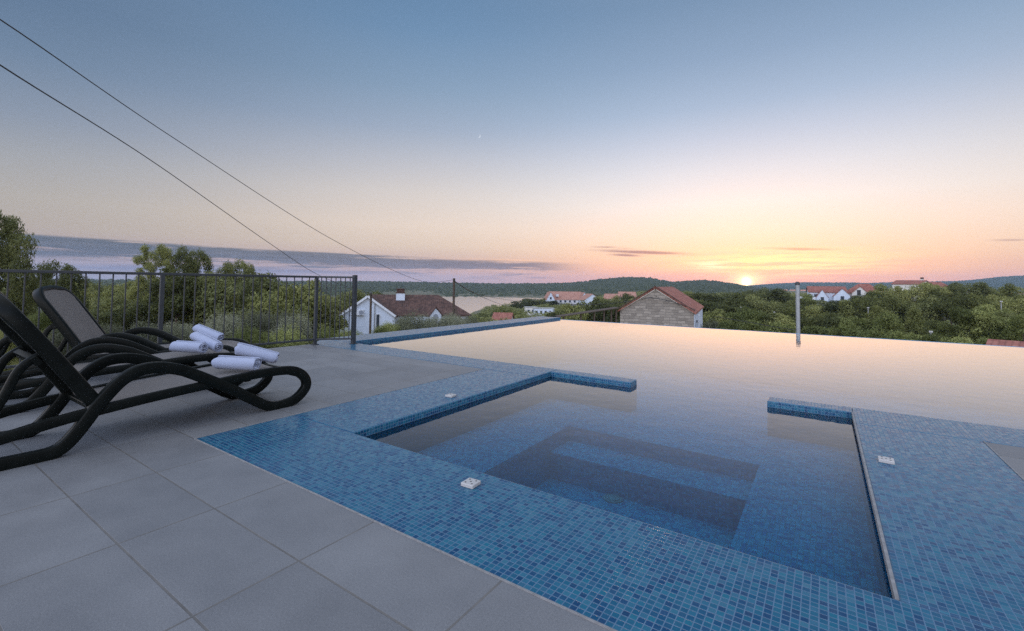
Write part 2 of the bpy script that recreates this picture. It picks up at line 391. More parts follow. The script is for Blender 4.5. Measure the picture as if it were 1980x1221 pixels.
def mat_ground():
    m, t, b, o = new_mat("dry_ground"); v = position(t)
    n = noise_x(t, v, .08, 6, .65); n2 = noise_x(t, v, 1.7, 4, .7)
    setin(t, b.inputs["Base Color"], ramp(t, n*.7+n2*.4, [(.3, (.035, .05, .02, 1)), (.5, (.065, .075, .035, 1)), (.62, (.11, .095, .06, 1)), (.78, (.16, .13, .095, 1))])); b.inputs["Roughness"].default_value = .95
    bump(t, b, n2, .6, .2); return m
def mat_hill(name, cols, sc=.03):
    m, t, b, o = new_mat(name); v = position(t)
    n = noise_x(t, v, sc, 5, .7); n2 = noise_x(t, v, sc*7, 3, .7)
    setin(t, b.inputs["Base Color"], ramp(t, n*.6+n2*.5, [(.3, (*cols[0], 1)), (.55, (*cols[1], 1)), (.8, (*cols[2], 1))])); b.inputs["Roughness"].default_value = 1
    b.inputs["Specular IOR Level"].default_value = 0
    return m
def mat_cloth(name, c, sc=900, rough=.9, bstr=.4, var=.2):
    m, t, b, o = new_mat(name); v = coords(t)
    n = noise_x(t, v, sc, 2, .7); n2 = noise_x(t, v, 7, 4, .6)
    f = n*.5+n2*.5
    setin(t, b.inputs["Base Color"], ramp(t, f, [(.3, (*[x*(1-var) for x in c], 1)), (.7, (*[min(1, x*(1+var)) for x in c], 1))])); b.inputs["Roughness"].default_value = rough
    b.inputs["Sheen Weight"].default_value = .15; b.inputs["Specular IOR Level"].default_value = .2
    bump(t, b, n+n2*.7, bstr, .004); return m

M = dict(
    deck=mat_deck(), mosaic=mat_mosaic(dark=.275, rough=.16), mosaic_in=mat_mosaic("pool_mosaic", .9, .3, (.05, .15, .24, 1), (.08, .24, .34, 1)),
    grout=mat_plain("edge_grout", (.17, .17, .175), .8, .25, 30), water=mat_water("pool_water", (.33, .62, .72, 1), ior=1.33, bstr=.07), sea=mat_sea(),
    plastic=mat_plain("dark_resin", (.0042, .0056, .0052), .36, .25, 14, spec=.09, bmp=.05, bscale=300),
    sling=mat_cloth("sling_fabric", (.085, .077, .075), 700, .75, .3, .15), strap=mat_plain("sling_border", (.16, .155, .15), .5, .1),
    towel=mat_cloth("white_terry", (.29, .325, .44), 420, .95, .9, .06), metal=mat_plain("anthracite_metal", (.018, .022, .028), .5, .2, 20),
    white=mat_plain("white_plastic", (.33, .325, .325), .4, .05), hole=mat_plain("dark_hole", (.03, .03, .03), .8, .1),
    pole=mat_plain("galvanised_pole", (.26, .27, .28), .5, .2, 12, metal=.3), black=mat_plain("black_sleeve", (.02, .02, .022), .5, .2),
    timber=mat_plain("weathered_timber", (.055, .038, .028), .9, .35, 6), wire=mat_plain("black_cable", (.02, .02, .022), .6, .1),
    render=mat_plain("white_render", (.47, .52, .60), .85, .06, 2), cream=mat_plain("cream_render", (.54, .52, .48), .85, .07, 2),
    pinkish=mat_plain("pale_render", (.46, .45, .48), .85, .07, 2), blue_wall=mat_plain("pale_blue_render", (.42, .50, .62), .85, .08, 2),
    trim=mat_plain("white_trim", (.52, .54, .58), .6, .05), glass=mat_plain("window_glass", (.04, .05, .065), .12, .2, 4), shutter=mat_plain("grey_shutter", (.20, .22, .26), .7, .1),
    roof_old=mat_roof("aged_roof_tile", (.030, .014, .012), (.060, .027, .020), (.115, .060, .045)), roof_red=mat_roof("red_roof_tile", (.14, .045, .034), (.22, .075, .055), (.31, .14, .105)),
    roof_pale=mat_roof("pale_roof_tile", (.20, .09, .07), (.30, .15, .11), (.40, .24, .19)),
    stone=mat_stone(), ground=mat_ground(), concrete=mat_plain("concrete", (.30, .30, .29), .9, .15, 3), bark=mat_plain("bark", (.07, .05, .04), .95, .3, 9),
    hill=mat_hill("wooded_hill", ((.018, .025, .015), (.055, .066, .040), (.115, .12, .08)), .055), far_hill=mat_hill("far_hill", ((.03, .045, .03), (.05, .07, .045), (.075, .095, .06)), .012),
    pine=mat_leaf("pine_needles", ((.055, .064, .020), (.155, .168, .052), (.32, .325, .115))), pine_dark=mat_leaf("dark_pine_needles", ((.044, .054, .020), (.115, .128, .046), (.24, .25, .092))),
    olive=mat_leaf("olive_leaves", ((.065, .072, .042), (.15, .16, .10), (.28, .29, .20))), shrub=mat_leaf("shrub_leaves", ((.06, .075, .022), (.16, .182, .056), (.32, .34, .12))),
    yellow=mat_leaf("yellowish_leaves", ((.06, .08, .025), (.13, .15, .045), (.22, .22, .08))),
    moon=None, jet=mat_plain("pale_blue_jet", (.16, .24, .30), .5, .2), asphalt=mat_plain("grey_asphalt", (.10, .10, .105), .9, .15, 2), rubble=mat_plain("pale_rubble", (.22, .2, .18), .95, .5, 2.5, bmp=.6, bscale=4),
)
def emit(name, c, s):
    m, t, b, o = new_mat(name); t.nodes.remove(b); e = t.nodes.new("ShaderNodeEmission"); e.inputs[0].default_value = (*c, 1); e.inputs[1].default_value = s
    t.links.new(e.outputs[0], o.inputs[0]); return m
M["moon"] = emit("moonlight", (.78, .84, .93), 1.0)

# ---------------------------------------------------------------- terrain, sea, hills
CTL = [(-110, [(3, -3.2), (20, -4), (60, -5.5), (150, -6.5), (400, -9), (900, -9), (1600, -8)]),
       (-72, [(3, -3.2), (20, -4.3), (45, -6), (120, -8), (400, -11), (900, -10), (1600, -8)]),
       (-53, [(3, -3.5), (20, -4.8), (50, -7.2), (120, -10), (350, -15), (900, -14), (1600, -8)]),
       (-45, [(3, -3.5), (20, -5), (50, -7.8), (150, -12), (280, -15), (740, -16), (780, -16), (1600, -8)]),
       (-41.8, [(3, -3.5), (20, -5), (50, -7.8), (150, -14), (280, -21), (740, -22), (780, -19), (1600, -8)]),
       (-33, [(3, -3.8), (20, -5), (50, -7.8), (200, -14.5), (400, -19.5), (440, -21.5), (700, -22), (740, -19), (1600, -8)]),
       (-28, [(3, -3.8), (20, -5), (45, -7), (200, -13), (330, -15.5), (480, -19), (700, -21), (740, -18), (1600, -8)]),
       (-17, [(3, -4), (13, -4.5), (44, -6), (150, -8), (300, -10.5), (700, -10), (1600, -6)]),
       (0, [(3, -4), (13, -5.5), (45, -8.2), (70, -9), (112, -9.5), (160, -8), (200, -6), (250, -5.5), (400, -8), (1600, -10)]),
       (25, [(3, -4), (13, -5.5), (45, -8.2), (70, -9), (112, -9), (160, -7), (200, -5), (250, -5), (400, -8), (1600, -10)])]
def ground_z(x, y):
    d = math.hypot(x, y); a = math.degrees(math.atan2(x, y)); a = max(-110, min(25, a))
    for (a0, p0), (a1, p1) in zip(CTL, CTL[1:]):
        if a0 <= a <= a1: break
    f = lambda p: float(np.interp(d, [q[0] for q in p], [q[1] for q in p]))
    k = (a-a0)/(a1-a0); k = k*k*(3-2*k)
    return f(p0)*(1-k)+f(p1)*k
def polar_grid(azs, ds, zf):
    V = []; n = len(ds)
    for a in azs:
        for d in ds:
            x, y = d*math.sin(R(a)), d*math.cos(R(a)); V.append((x, y, zf(a, d, x, y)))
    F = [(i*n+j, i*n+j+1, (i+1)*n+j+1, (i+1)*n+j) for i in range(len(azs)-1) for j in range(n-1)]
    return V, F
azs = np.arange(-110, 40.1, 1.0); ds = [3, 5, 8, 12, 16, 20, 25, 32, 40, 50, 62, 78, 95, 120, 150, 185, 220, 260, 280, 310, 350, 400, 440, 500, 600, 700, 740, 780, 900, 1100, 1400, 1800]
V, F = polar_grid(azs, ds, lambda a, d, x, y: ground_z(x, y)+(mnoise.noise((x*.08, y*.08, 0))*.25 if d > 12 else 0))
tag(mesh_np("ground", V, F, M["ground"], smooth=True), "dry hillside falling away below the pool terrace", "ground", kind="structure")
V, F = polar_grid(np.arange(-56, -22, 1.0), [190, 300, 450, 600, 800], lambda a, d, x, y: -20.4)
tag(mesh_np("bay_water", V, F, M["sea"]), "pale calm water of the bay beyond the houses", "bay", kind="structure")
def ridge(name, pts, d, d0f, zbase, mat, amp, label, step, da):
    xs = [azim(p[0]) for p in pts]; zs = [at(p[0], p[1], d).z for p in pts]
    azs = np.arange(xs[0], xs[-1], da); rr = np.concatenate([np.linspace(0, 1, step), [1.06, 1.2]])
    V = []; n = len(rr)
    for a in azs:
        zt = float(np.interp(a, xs, zs))-amp*.55; d0 = d0f(a)
        for r in rr:
            dd = d0+(d-d0)*r; x, y = dd*math.sin(R(a)), dd*math.cos(R(a))
            s = min(1, r); s = s*s*(3-2*s)*.75+s*.25
            z = zbase(a)+(zt-zbase(a))*s if r <= 1 else zt-(r-1)*(zt-zbase(a))*2
            q = mnoise.noise((x*.09*9/amp, y*.09*9/amp, 1.3)); q2 = mnoise.noise((x*.22*9/amp, y*.22*9/amp, 5.3))
            V.append((x, y, z+amp*(q*.55+q2*.45+.15)*(1 if r > .02 else 0)))
    F = [(i*n+j, i*n+j+1, (i+1)*n+j+1, (i+1)*n+j) for i in range(len(azs)-1) for j in range(n-1)]
    return tag(mesh_np(name, V, F, mat, smooth=False), label, "hills", kind="structure")
ridge("wooded_hills", [(-900, 541), (-200, 541), (0, 540), (200, 540), (330, 541), (560, 543), (690, 543), (800, 544.5), (880, 546), (930, 547), (1000, 547.5), (1060, 547), (1100, 546), (1130, 543.5), (1160, 539), (1200, 536), (1230, 535), (1255, 537), (1280, 541), (1300, 544.5), (1320, 543), (1340, 541.5), (1360, 541), (1385, 543), (1405, 546), (1425, 548.5), (1445, 552), (1480, 556), (1520, 562)],
      1500, lambda a: float(np.interp(a, [-100, -60, -50, -46, -30, -26, -15], [450, 450, 600, 735, 735, 700, 600])), lambda a: float(np.interp(a, [-100, -60, -48, -30, -24, -10], [-9, -11, -21, -21, -14, -12])), M["hill"], 9, "dark wooded hills across the bay", 70, .07)
ridge("far_hills", [(1330, 562), (1380, 557), (1430, 553), (1480, 549.5), (1520, 547), (1560, 545.5), (1600, 546), (1640, 546), (1680, 547), (1720, 545.5), (1760, 543), (1800, 544), (1850, 543), (1880, 541), (1910, 537.5), (1940, 534.5), (1980, 532), (2100, 533), (2500, 548)],
      4000, lambda a: 2200, lambda a: -10, M["far_hill"], 9, "blue distant mountain ridge behind the sun", 36, .06)

# ---------------------------------------------------------------- terrace and pool
WZ = -.05
fence_a = Vector((-6.68, 4.28, 0)); fdir = Vector((math.cos(-1.655), math.sin(-1.655), 0)); fpost = Vector((-6.30, 4.715, 0))
def fx(y): return fence_a.x+fdir.x/fdir.y*(y-fence_a.y)-.10
b = MB()
b.prism([(fx(-7), -7), (7, -7), (7, 1.30), (fx(1.3), 1.30)], -4.2, 0)
b.prism([(fx(1.3), 1.30), (-3.29, 1.30), (-3.29, 4.29), (fx(4.29), 4.29)], -4.2, 0)
b.prism([(.86, 1.30), (7, 1.30), (7, 4.265), (.86, 4.265)], -4.2, 0)
tag(b.build("terrace_floor", M["deck"]), "grey rectangular porcelain paving of the pool terrace", "terrace", kind="structure")
pool = empty("swimming_pool", (-1.2, 8, 0)); tag(pool, "infinity pool of blue glass mosaic with a square bathing bay", "pool")
def under(o, root):
    o.parent = root; o.matrix_parent_inverse = Matrix.Translation(-Vector(root.location)); return o
cp = MB(); T = .002
cp.prism([(-3.29, 1.30), (.86, 1.30), (.86, 1.953), (-3.29, 1.953)], -.66, T)
cp.prism([(-3.29, 1.953), (-2.59, 1.953), (-2.59, 4.29), (-3.29, 4.29)], -.66, T)
cp.prism([(.187, 1.953), (.86, 1.953), (.86, 4.265), (.187, 4.265)], -.66, T)
cp.prism([(-7.28, 4.80), (-6.78, 4.29), (-2.59, 4.29), (-2.59, 4.80)], -1.25, T)
cp.prism([(-2.59, 4.61), (-1.645, 4.61), (-1.645, 4.80), (-2.59, 4.80)], -1.25, T)
cp.prism([(-.417, 4.61), (.187, 4.61), (.187, 4.80), (-.417, 4.80)], -1.25, T)
cp.prism([(.187, 4.265), (7, 4.265), (7, 4.80), (.187, 4.80)], -1.25, T)
cp.prism([(-7.28, 4.80), (-6.57, 4.80), (-6.57, 12.3), (-7.28, 12.3)], -4.2, T)
under(cp.build("mosaic_coping", M["mosaic"], None, bevel=.008), pool)
bs = MB()
def quad(a, b_, c, d): bs.add([a, b_, c, d], [(0, 1, 2, 3)])
bs.span((-6.57, 4.80, -1.45), (9, 12.1, -1.25))
bs.span((-6.57, 12.1, -4.2), (9, 12.32, WZ-.006))
bs.span((9, 4.8, -4.2), (9.2, 12.1, WZ-.006))
bs.span((-2.59, 1.953, -.70), (-1.95, 4.61, -.30)); bs.span((-.40, 1.953, -.70), (.187, 4.61, -.30))
bs.span((-1.95, 3.83, -.70), (-.40, 4.61, -.303)); bs.span((-1.645, 4.61, -1.25), (-.417, 4.80, -.306))
bs.span((-1.95, 3.47, -.70), (-.40, 3.83, -.43)); bs.span((-1.95, 1.953, -.75), (-.40, 3.47, -.65))
under(bs.build("basin", M["mosaic_in"]), pool)
w = MB(); w.add([(-6.57, 4.80, WZ), (9, 4.80, WZ), (9, 12.12, WZ), (-6.57, 12.12, WZ)], [(0, 1, 2, 3)])
w.add([(-2.59, 1.953, WZ), (.187, 1.953, WZ), (.187, 4.61, WZ), (-2.59, 4.61, WZ)], [(0, 1, 2, 3)])
w.add([(-1.645, 4.61, WZ), (-.417, 4.61, WZ), (-.417, 4.80, WZ), (-1.645, 4.80, WZ)], [(0, 1, 2, 3)])
under(w.build("water_surface", M["water"], recalc=False), pool)
g = MB()
g.span((.178, 1.95, -.03), (.189, 4.61, .0045))
g.span((-3.293, 1.296, -.02), (.86, 1.3025, .0042)); g.span((-3.294, 1.303, -.02), (-3.288, 4.29, .004)); g.span((.857, 1.303, -.02), (.864, 4.265, .004))
under(g.build("edge_grout", M["grout"]), pool)
lp = MB(); c0 = on(1185, 965, -.648); lp.tube([(c0.x, c0.y, -.66), (c0.x, c0.y, -.640)], .075, 20); lp.tube([(c0.x, c0.y, -.640), (c0.x, c0.y, -.634)], .055, 20)
under(lp.build("floor_jet", M["jet"]), pool)
def drain(c, rz, label):
    o = empty("drain_cover", (c[0], c[1], .002), rz); tag(o, label, "drain cover", "small square drain covers in the mosaic")
    p = MB(); p.box((0, 0, .009), (.072, .072, .018)); p.build("cover_plate", M["white"], o, bevel=.003)
    h = MB()
    for x, y in ((0, 0), (-.019, -.019), (.019, -.019), (-.019, .019), (.019, .019)): h.tube([(x, y, .015), (x, y, .0186)], .0048, 10, False)
    h.build("drain_hole", M["hole"], o); h = None
drain((-1.455, 1.798), R(3), "white five-holed drain cover beside the near rim of the bathing bay")
drain((.288, 3.428), R(-2), "white five-holed drain cover on the mosaic strip next to the beige corner paving")
drain((-2.725, 3.068), R(5), "white five-holed drain cover on the mosaic strip near the foot of the loungers")

# ---------------------------------------------------------------- railing
rail = empty("metal_railing", fence_a); tag(rail, "dark grey metal railing with thin upright bars along the terrace edge", "railing")
H = 1.095
def place(m, name): return under(m.build(name, M["metal"], None, bevel=.003, seg=1), rail)
rot_l = Matrix.Rotation(-1.655, 3, 'Z')
sp_ = .1184
def post(p, h=H, w_=.046):
    m = MB(); m.box((p.x, p.y, h/2), (w_, w_, h), rot_l); m.box((p.x, p.y, .004), (.10, .10, .012), rot_l); place(m, "railing_post")
nL = 44
for k in (0, 17, 34): post(fence_a+fdir*sp_*k, H-.02)
post(fpost, H+.02, .06)
m = MB(); q = fence_a+fdir*sp_*nL*.5; m.box((q.x, q.y, H-.02), (sp_*nL, .045, .032), rot_l); place(m, "top_rail")
m = MB(); m.box((q.x, q.y, .085), (sp_*nL, .035, .028), rot_l); place(m, "bottom_rail")
for k in range(1, nL):
    if k in (17, 34): continue
    p = fence_a+fdir*sp_*k; m = MB(); m.box((p.x, p.y, (H+.06)/2), (.0135, .0135, H-.12), rot_l); place(m, "baluster")
dd_ = (fpost-fence_a); L2 = dd_.length; dd_.normalize(); a2 = math.atan2(dd_.y, dd_.x); r2 = Matrix.Rotation(a2, 3, 'Z'); q = (fence_a+fpost)/2
m = MB(); m.box((q.x, q.y, H-.018), (L2, .042, .030), r2); place(m, "top_rail")
m = MB(); m.box((q.x, q.y, .085), (L2, .035, .026), r2); place(m, "bottom_rail")
for k in range(1, 8):
    p = fence_a+dd_*L2*k/8; m = MB(); m.box((p.x, p.y, (H+.06)/2), (.014, .014, H-.12), r2); place(m, "baluster")

# ---------------------------------------------------------------- loungers
LW = .64
LOOP = [(.16, .075), (.30, .105), (.45, .148), (.56, .172), (.75, .207), (1.04, .240), (1.30, .262), (1.55, .278), (1.82, .294), (2.03, .290), (2.13, .262), (2.198, .200), (2.205, .125),
        (2.13, .052), (2.04, .026), (1.95, .025), (1.87, .052), (1.78, .110), (1.60, .232), (1.39, .356), (1.30, .402), (1.20, .432), (1.12, .437), (1.05, .420), (.985, .375), (.93, .312), (.88, .245), (.835, .172), (.79, .105), (.745, .055), (.69, .030), (.58, .027), (.40, .030), (.20, .034), (.12, .045)]
def make_lounger():
    root = empty("sun_lounger")
    for s, u0 in ((0, -.022), (1, -LW+.022)):
        path = crom([(u0, v, z) for v, z in LOOP], 5, True); n = len(path)
        def sec(i, path=path):
            v, z = path[i].y, path[i].z
            i5 = i/5
            k = 1 if i5 > 10 else max(0, min(1, (i5-7)/3))
            if i5 > 33: k = 0
            return rrect(.060+.012*k, .034+.014*k, .009, 2)
        f = MB(); f.sweep(path, sec, (1, 0, 0), True); f.build("side_frame", M["plastic"], root)
    # seat: sling stretched between the side rails, framed by a border
    prof = [(.90, .262), (1.04, .268), (1.30, .288), (1.55, .304), (1.82, .320), (1.98, .319), (2.08, .302), (2.14, .272)]
    ps = crom([(0, v, z) for v, z in prof], 4)
    def sheet(name, mat, u1, u2, dz, th, parent, sag=0, nu=8, pp=ps):
        V = []; nu_ = nu
        for p in pp:
            for j in range(nu_+1):
                u = u1+(u2-u1)*j/nu_; s_ = sag*math.sin(math.pi*j/nu_)
                V.append((u, p.y, p.z+dz-s_))
        k = len(V); V += [(x, y, z-th) for x, y, z in V]; n = nu_+1; m_ = len(pp); F = []
        for i in range(m_-1):
            for j in range(nu_):
                a = i*n+j; F.append((a, a+1, a+n+1, a+n)); F.append((k+a, k+a+n, k+a+n+1, k+a+1))
        for j in range(nu_): F.append((j, k+j, k+j+1, j+1)); a = (m_-1)*n+j; F.append((a, a+1, k+a+1, k+a))
        for i in range(m_-1): a = i*n; F.append((a, a+n, k+a+n, k+a)); a = i*n+nu_; F.append((a, k+a, k+a+n, a+n))
        o = MB(); o.add(V, F, True); return o.build(name, mat, parent)
    sheet("seat_sling", M["sling"], -.040, -LW+.040, -.012, .010, root, .012)
    for v_, z_, a_, b_ in ((2.145, .245, .03, .05), (1.75, .255, .05, .022), (.90, .225, .05, .03), (.20, .075, .05, .03)):
        c = MB(); c.box((-LW/2, v_, z_), (LW-.08, a_, b_)); c.build("crossbar", M["plastic"], root, bevel=.006)
    # backrest
    bk = empty("backrest"); bk.parent = root; bk.location = (-LW/2, .875, .275); bk.rotation_euler = (math.atan2(.575, .385), 0, 0)   # local -y runs up the back
    bk.rotation_euler = (-math.atan2(.575, .385), 0, 0)
    L, hw, rc = .735, LW/2-.052, .13
    pts = [(hw, 0, 0), (hw, -.2, .004), (hw, -.4, .006), (hw, -L+rc+.06, .004)]
    for i in range(1, 7):
        a = R(90*i/6); pts.append((hw-rc+rc*math.cos(a), -L+rc+.02-(rc)*math.sin(a)-.02*math.sin(a), 0))
    pts += [(.0, -L-.018, -.004)]
    full = pts+[(-x, y, z) for x, y, z in pts[-2::-1]]
    fr = MB(); fr.sweep(full, rrect(.052, .075, .012, 2), (0, 0, 1)); fr.build("back_frame", M["plastic"], bk)
    V = []; F = []; nu = 8; rows = 14
    for i in range(rows+1):
        y = -.01-(L-.02)*i/rows; e = max(0, (-y-(L-.16))/.16); hwid = (hw-.012)*(1-.22*e**2.2)
        for j in range(nu+1):
            u = -hwid+2*hwid*j/nu; V.append((u, y, .036-.010*math.sin(math.pi*j/nu)))
    k = len(V); V += [(x, y, z-.008) for x, y, z in V]; n = nu+1
    for i in range(rows):
        for j in range(nu):
            a = i*n+j; F.append((a, a+1, a+n+1, a+n)); F.append((k+a, k+a+n, k+a+n+1, k+a+1))
    o = MB(); o.add(V, F, True); o.build("back_sling", M["sling"], bk)
    s_ = MB()
    for x in (-hw+.05, hw-.05):
        s_.sweep(crom([(x, -.37, -.02), (x, -.36, -.12), (x, -.27, -.25), (x, -.166, -.42)], 4), rrect(.045, .03, .01, 2), (1, 0, 0))
    s_.box((0, -.36, -.055), (2*hw-.02, .05, .03)); s_.build("back_brace", M["plastic"], bk)
    return root
lounger = make_lounger()
def pose(o, p, label):
    o.location = (p[0], p[1], 0); o.rotation_euler = (0, 0, -p[2]); tag(o, label, "sun lounger", "sun loungers side by side on the terrace")
pose_1, pose_2, pose_3 = (-3.535, 0, 0.0), (-5.12, .11, .25), (-6.42, .62, .62)
pose(lounger, pose_1, "dark resin sun lounger nearest the pool, its underside and raised back edge-on")
l2 = copy_tree(lounger); pose(l2, pose_2, "dark resin sun lounger between two others, carrying a crossed pair of towels")
l3 = copy_tree(lounger); pose(l3, pose_3, "dark resin sun lounger by the railing, its taupe backrest facing the pool")

# ---------------------------------------------------------------- rolled towels
def towel(a, bb, r, label, seed):
    rr = random.Random(seed); a, bb = Vector(a), Vector(bb); d = bb-a; Ln = d.length
    turns, th = 4.2, .0105; n = 150; V = []; F = []; r0 = .012
    Z = [0, .006, .018, .04, .09, .16, .25, .5, .75, .84, .91, .96, .982, .994, 1]; nz = len(Z)
    ph = [rr.uniform(0, 6.28) for _ in range(4)]
    for zi, t in enumerate(Z):
        e = min(t, 1-t)*Ln; endr = 1-.10*max(0, 1-e/.022)**2
        for i in range(n+1):
            a_ = i/n*turns*2*math.pi; rad = r0+(r-r0)*i/n
            wob = 1+.035*math.sin(2*a_+ph[0]+t*2)+.02*math.sin(3*a_+ph[1]-t*5)
            off = (.006*math.sin(a_*1.3+ph[2])+.004*math.sin(a_*2.9+ph[3]))*(1 if t > .5 else -1)*(max(0, 1-e/.06))
            for q in (0, 1):
                r_ = (rad-(th*.86 if q else 0))*wob*endr
                V.append((r_*math.cos(a_), r_*math.sin(a_)*.93, t*Ln+off))
    m_ = (n+1)*2
    for zi in range(nz-1):
        for i in range(n):
            p0 = zi*m_+i*2
            F.append((p0, p0+2, p0+m_+2, p0+m_)); F.append((p0+1, p0+m_+1, p0+m_+3, p0+3))
        for i in (0, n): p0 = zi*m_+i*2; F.append((p0, p0+m_, p0+m_+1, p0+1))
    for zi in (0, nz-1):
        for i in range(n): p0 = zi*m_+i*2; F.append((p0, p0+1, p0+3, p0+2))
    o = MB(); o.add(V, F, True); ob = o.build("rolled_towel", M["towel"])
    ob.matrix_world = Matrix.Translation(a) @ d.to_track_quat('Z', 'Y').to_matrix().to_4x4()
    return tag(ob, label, "towel", "rolled white towels on the loungers")
towel((-3.88, 1.665, .368), (-3.565, 1.81, .368), .060, "white towel roll lying flat across the lounger nearest the pool", 1)
towel((-3.86, 1.795, .462), (-3.69, 2.03, .372), .056, "white towel roll propped on another, on the lounger nearest the pool", 2)
towel((-4.99, 1.765, .388), (-4.70, 1.90, .384), .061, "white towel roll lying flat with its spiral end showing on the middle lounger", 3)
towel((-5.03, 1.95, .47), (-4.71, 2.03, .372), .058, "white towel roll tilted over its partner on the middle lounger", 4)
towel((-5.87, 2.29, .46), (-5.56, 2.41, .362), .056, "white towel roll tilted alone on the lounger by the railing", 5)

# ---------------------------------------------------------------- trees and shrubs
def rand_unit(n):
    v = rng.normal(size=(n, 3)); return v/np.linalg.norm(v, axis=1, keepdims=True)
def crown_cards(lobes, n, size, flat=.0, up=.2, aspect=.55, hollow=.55):
    """leaf clumps spread through ellipsoid lobes (cx, cy, cz, rx, ry, rz)"""
    lb = np.array(lobes, float); vol = (lb[:, 3]*lb[:, 4]+lb[:, 4]*lb[:, 5]); pick = rng.choice(len(lb), n, p=vol/vol.sum())
    u = rand_unit(n); rad = (hollow+(1-hollow)*rng.random(n)**.6)*(1+.12*rng.normal(size=n)).clip(.6, 1.35)
    L = lb[pick]; C = L[:, :3]+u*L[:, 3:]*rad[:, None]
    nrm = u*.8+rand_unit(n)*.9; nrm[:, 2] += up; nrm /= np.linalg.norm(nrm, axis=1, keepdims=True)
    t = np.cross(nrm, rand_unit(n)); t /= np.linalg.norm(t, axis=1, keepdims=True); b_ = np.cross(nrm, t)
    s = size*(.55+.9*rng.random(n))[:, None]
    a = t*s; c = b_*s*aspect
    P = np.stack([C-a*1.0, C-c*.9+a*.15, C+a*1.05, C+c*.9+a*.1], 1).reshape(-1, 3)
    F = np.arange(n*4).reshape(n, 4); return P, F
def lobes_round(k, seed, flat=.75, base=.28):
    r = np.random.default_rng(seed); out = [(0, 0, .62, .30, .30, .27)]
    for i in range(k):
        a = r.uniform(0, 6.28); z = r.uniform(base, .88); w = .34*math.sqrt(max(.05, 1-((z-.55)/.5)**2)); q = r.uniform(.55, 1)
        s = r.uniform(.10, .19); out.append((w*q*math.cos(a), w*q*math.sin(a), z, s, s, s*flat))
    return out
def lobes_cone(k, seed):
    r = np.random.default_rng(seed); out = []
    for i in range(k):
        z = .14+.84*(i+.5)/k; w = .40*(1-z)**.75; a = i*2.4+r.uniform(-.4, .4); s = .075+.13*(1-z); q = r.uniform(.4, .9)
        out.append((w*q*math.cos(a), w*q*math.sin(a), z, s*1.15, s*1.15, s*.8))
    return out
def lobes_pine(k, seed):
    """open crown of layered whorls on rising limbs"""
    r = np.random.default_rng(seed); out = []
    for i in range(k):
        z = .22+.76*((i+.5)/k)**.9; w = .44*(1-((z-.30)/.78)**2)**.5 if z > .3 else .40; a = i*2.399+r.uniform(-.5, .5); q = r.uniform(.35, 1)
        s = r.uniform(.065, .12)*(1.25-z*.55); out.append((w*q*math.cos(a), w*q*math.sin(a), z, s*1.25, s*1.25, s*.75))
    return out
def lobes_bush(k, seed):
    r = np.random.default_rng(seed); out = []
    for i in range(k):
        a = r.uniform(0, 6.28); q = r.uniform(0, .34); z = .30+.48*r.random()*(1-q*.8); s = r.uniform(.12, .2)
        out.append((q*math.cos(a), q*math.sin(a), z, s, s, s))
    for i in range(k//2):
        a = r.uniform(0, 6.28); q = r.uniform(.2, .42); out.append((q*math.cos(a), q*math.sin(a), .14, .13, .13, .13))
    return out
def trunk_mesh(lobes, limbs=6, r=.022, lean=(0, 0), top=.75):
    m_ = MB(); m_.tube([(0, 0, -3.0), (0, 0, -.12), (lean[0]*.3, lean[1]*.3, .2), (lean[0]*.7, lean[1]*.7, .5), (lean[0], lean[1], top)], [r*1.5, r*1.25, r, r*.7, r*.25], 7)
    st = sorted(lobes, key=lambda l: -math.hypot(l[0], l[1]))[:limbs]
    for l in st:
        z0 = max(.08, l[2]-.2); p0 = Vector((lean[0]*z0, lean[1]*z0, z0)); p1 = Vector((l[0], l[1], l[2])); mid_ = (p0+p1)/2+Vector((0, 0, -.03))
        m_.tube([p0, mid_, p1], [r*.45, r*.3, r*.1], 5)
    return m_
PROTO = {}
def proto(key, lobes, n, size, mat, trunk=True, up=.2, aspect=.55, hollow=.55, r=.022):
    V, F = crown_cards(lobes, n, size, up=up, aspect=aspect, hollow=hollow)
    zt = np.percentile(V[:, 2], 99.3); wt_ = np.percentile(np.hypot(V[:, 0], V[:, 1]), 97); V = V*np.array([.5/wt_, .5/wt_, 1/zt]); lobes = [(a*.5/wt_, b*.5/wt_, c/zt, d, e, f) for a, b, c, d, e, f in lobes]
    me = mesh_np("crown", V, F, M[mat]); mc = me.data; bpy.data.objects.remove(me)
    tm = trunk_mesh(lobes, 7 if trunk else 4, r, top=.8 if trunk else .45); to = tm.build("trunk", M["bark"]); tme = to.data; bpy.data.objects.remove(to)
    PROTO[key] = (mc, tme)
for i in range(4): proto(f"round{i}", lobes_round(15, 20+i), 7500, .0205, "pine")
for i in range(2): proto(f"dark{i}", lobes_round(14, 40+i), 7500, .020, "pine_dark")
for i in range(2): proto(f"cone{i}", lobes_cone(20, 50+i), 5500, .022, "pine")
for i in range(2): proto(f"pale{i}", lobes_round(14, 60+i), 7500, .0205, "shrub")
for i in range(2): proto(f"bush{i}", lobes_bush(14, 70+i), 5000, .027, "shrub", False, r=.014)
for i in range(2): proto(f"olive{i}", lobes_bush(16, 80+i), 8000, .023, "olive", False, aspect=.32, r=.014)
proto("bigpine0", lobes_pine(64, 91), 52000, .0125, "pine_dark", aspect=.28, hollow=.3)
proto("bigpine1", lobes_pine(56, 92), 36000, .0145, "pine_dark", aspect=.28, hollow=.3)
proto("bigpine2", lobes_pine(44, 93), 30000, .0145, "pine", aspect=.28, hollow=.3)
proto("bigbush0", lobes_bush(22, 95), 26000, .013, "yellow", False, aspect=.35, r=.012)
proto("bigbush1", lobes_bush(24, 96), 30000, .013, "olive", False, aspect=.26, r=.012)
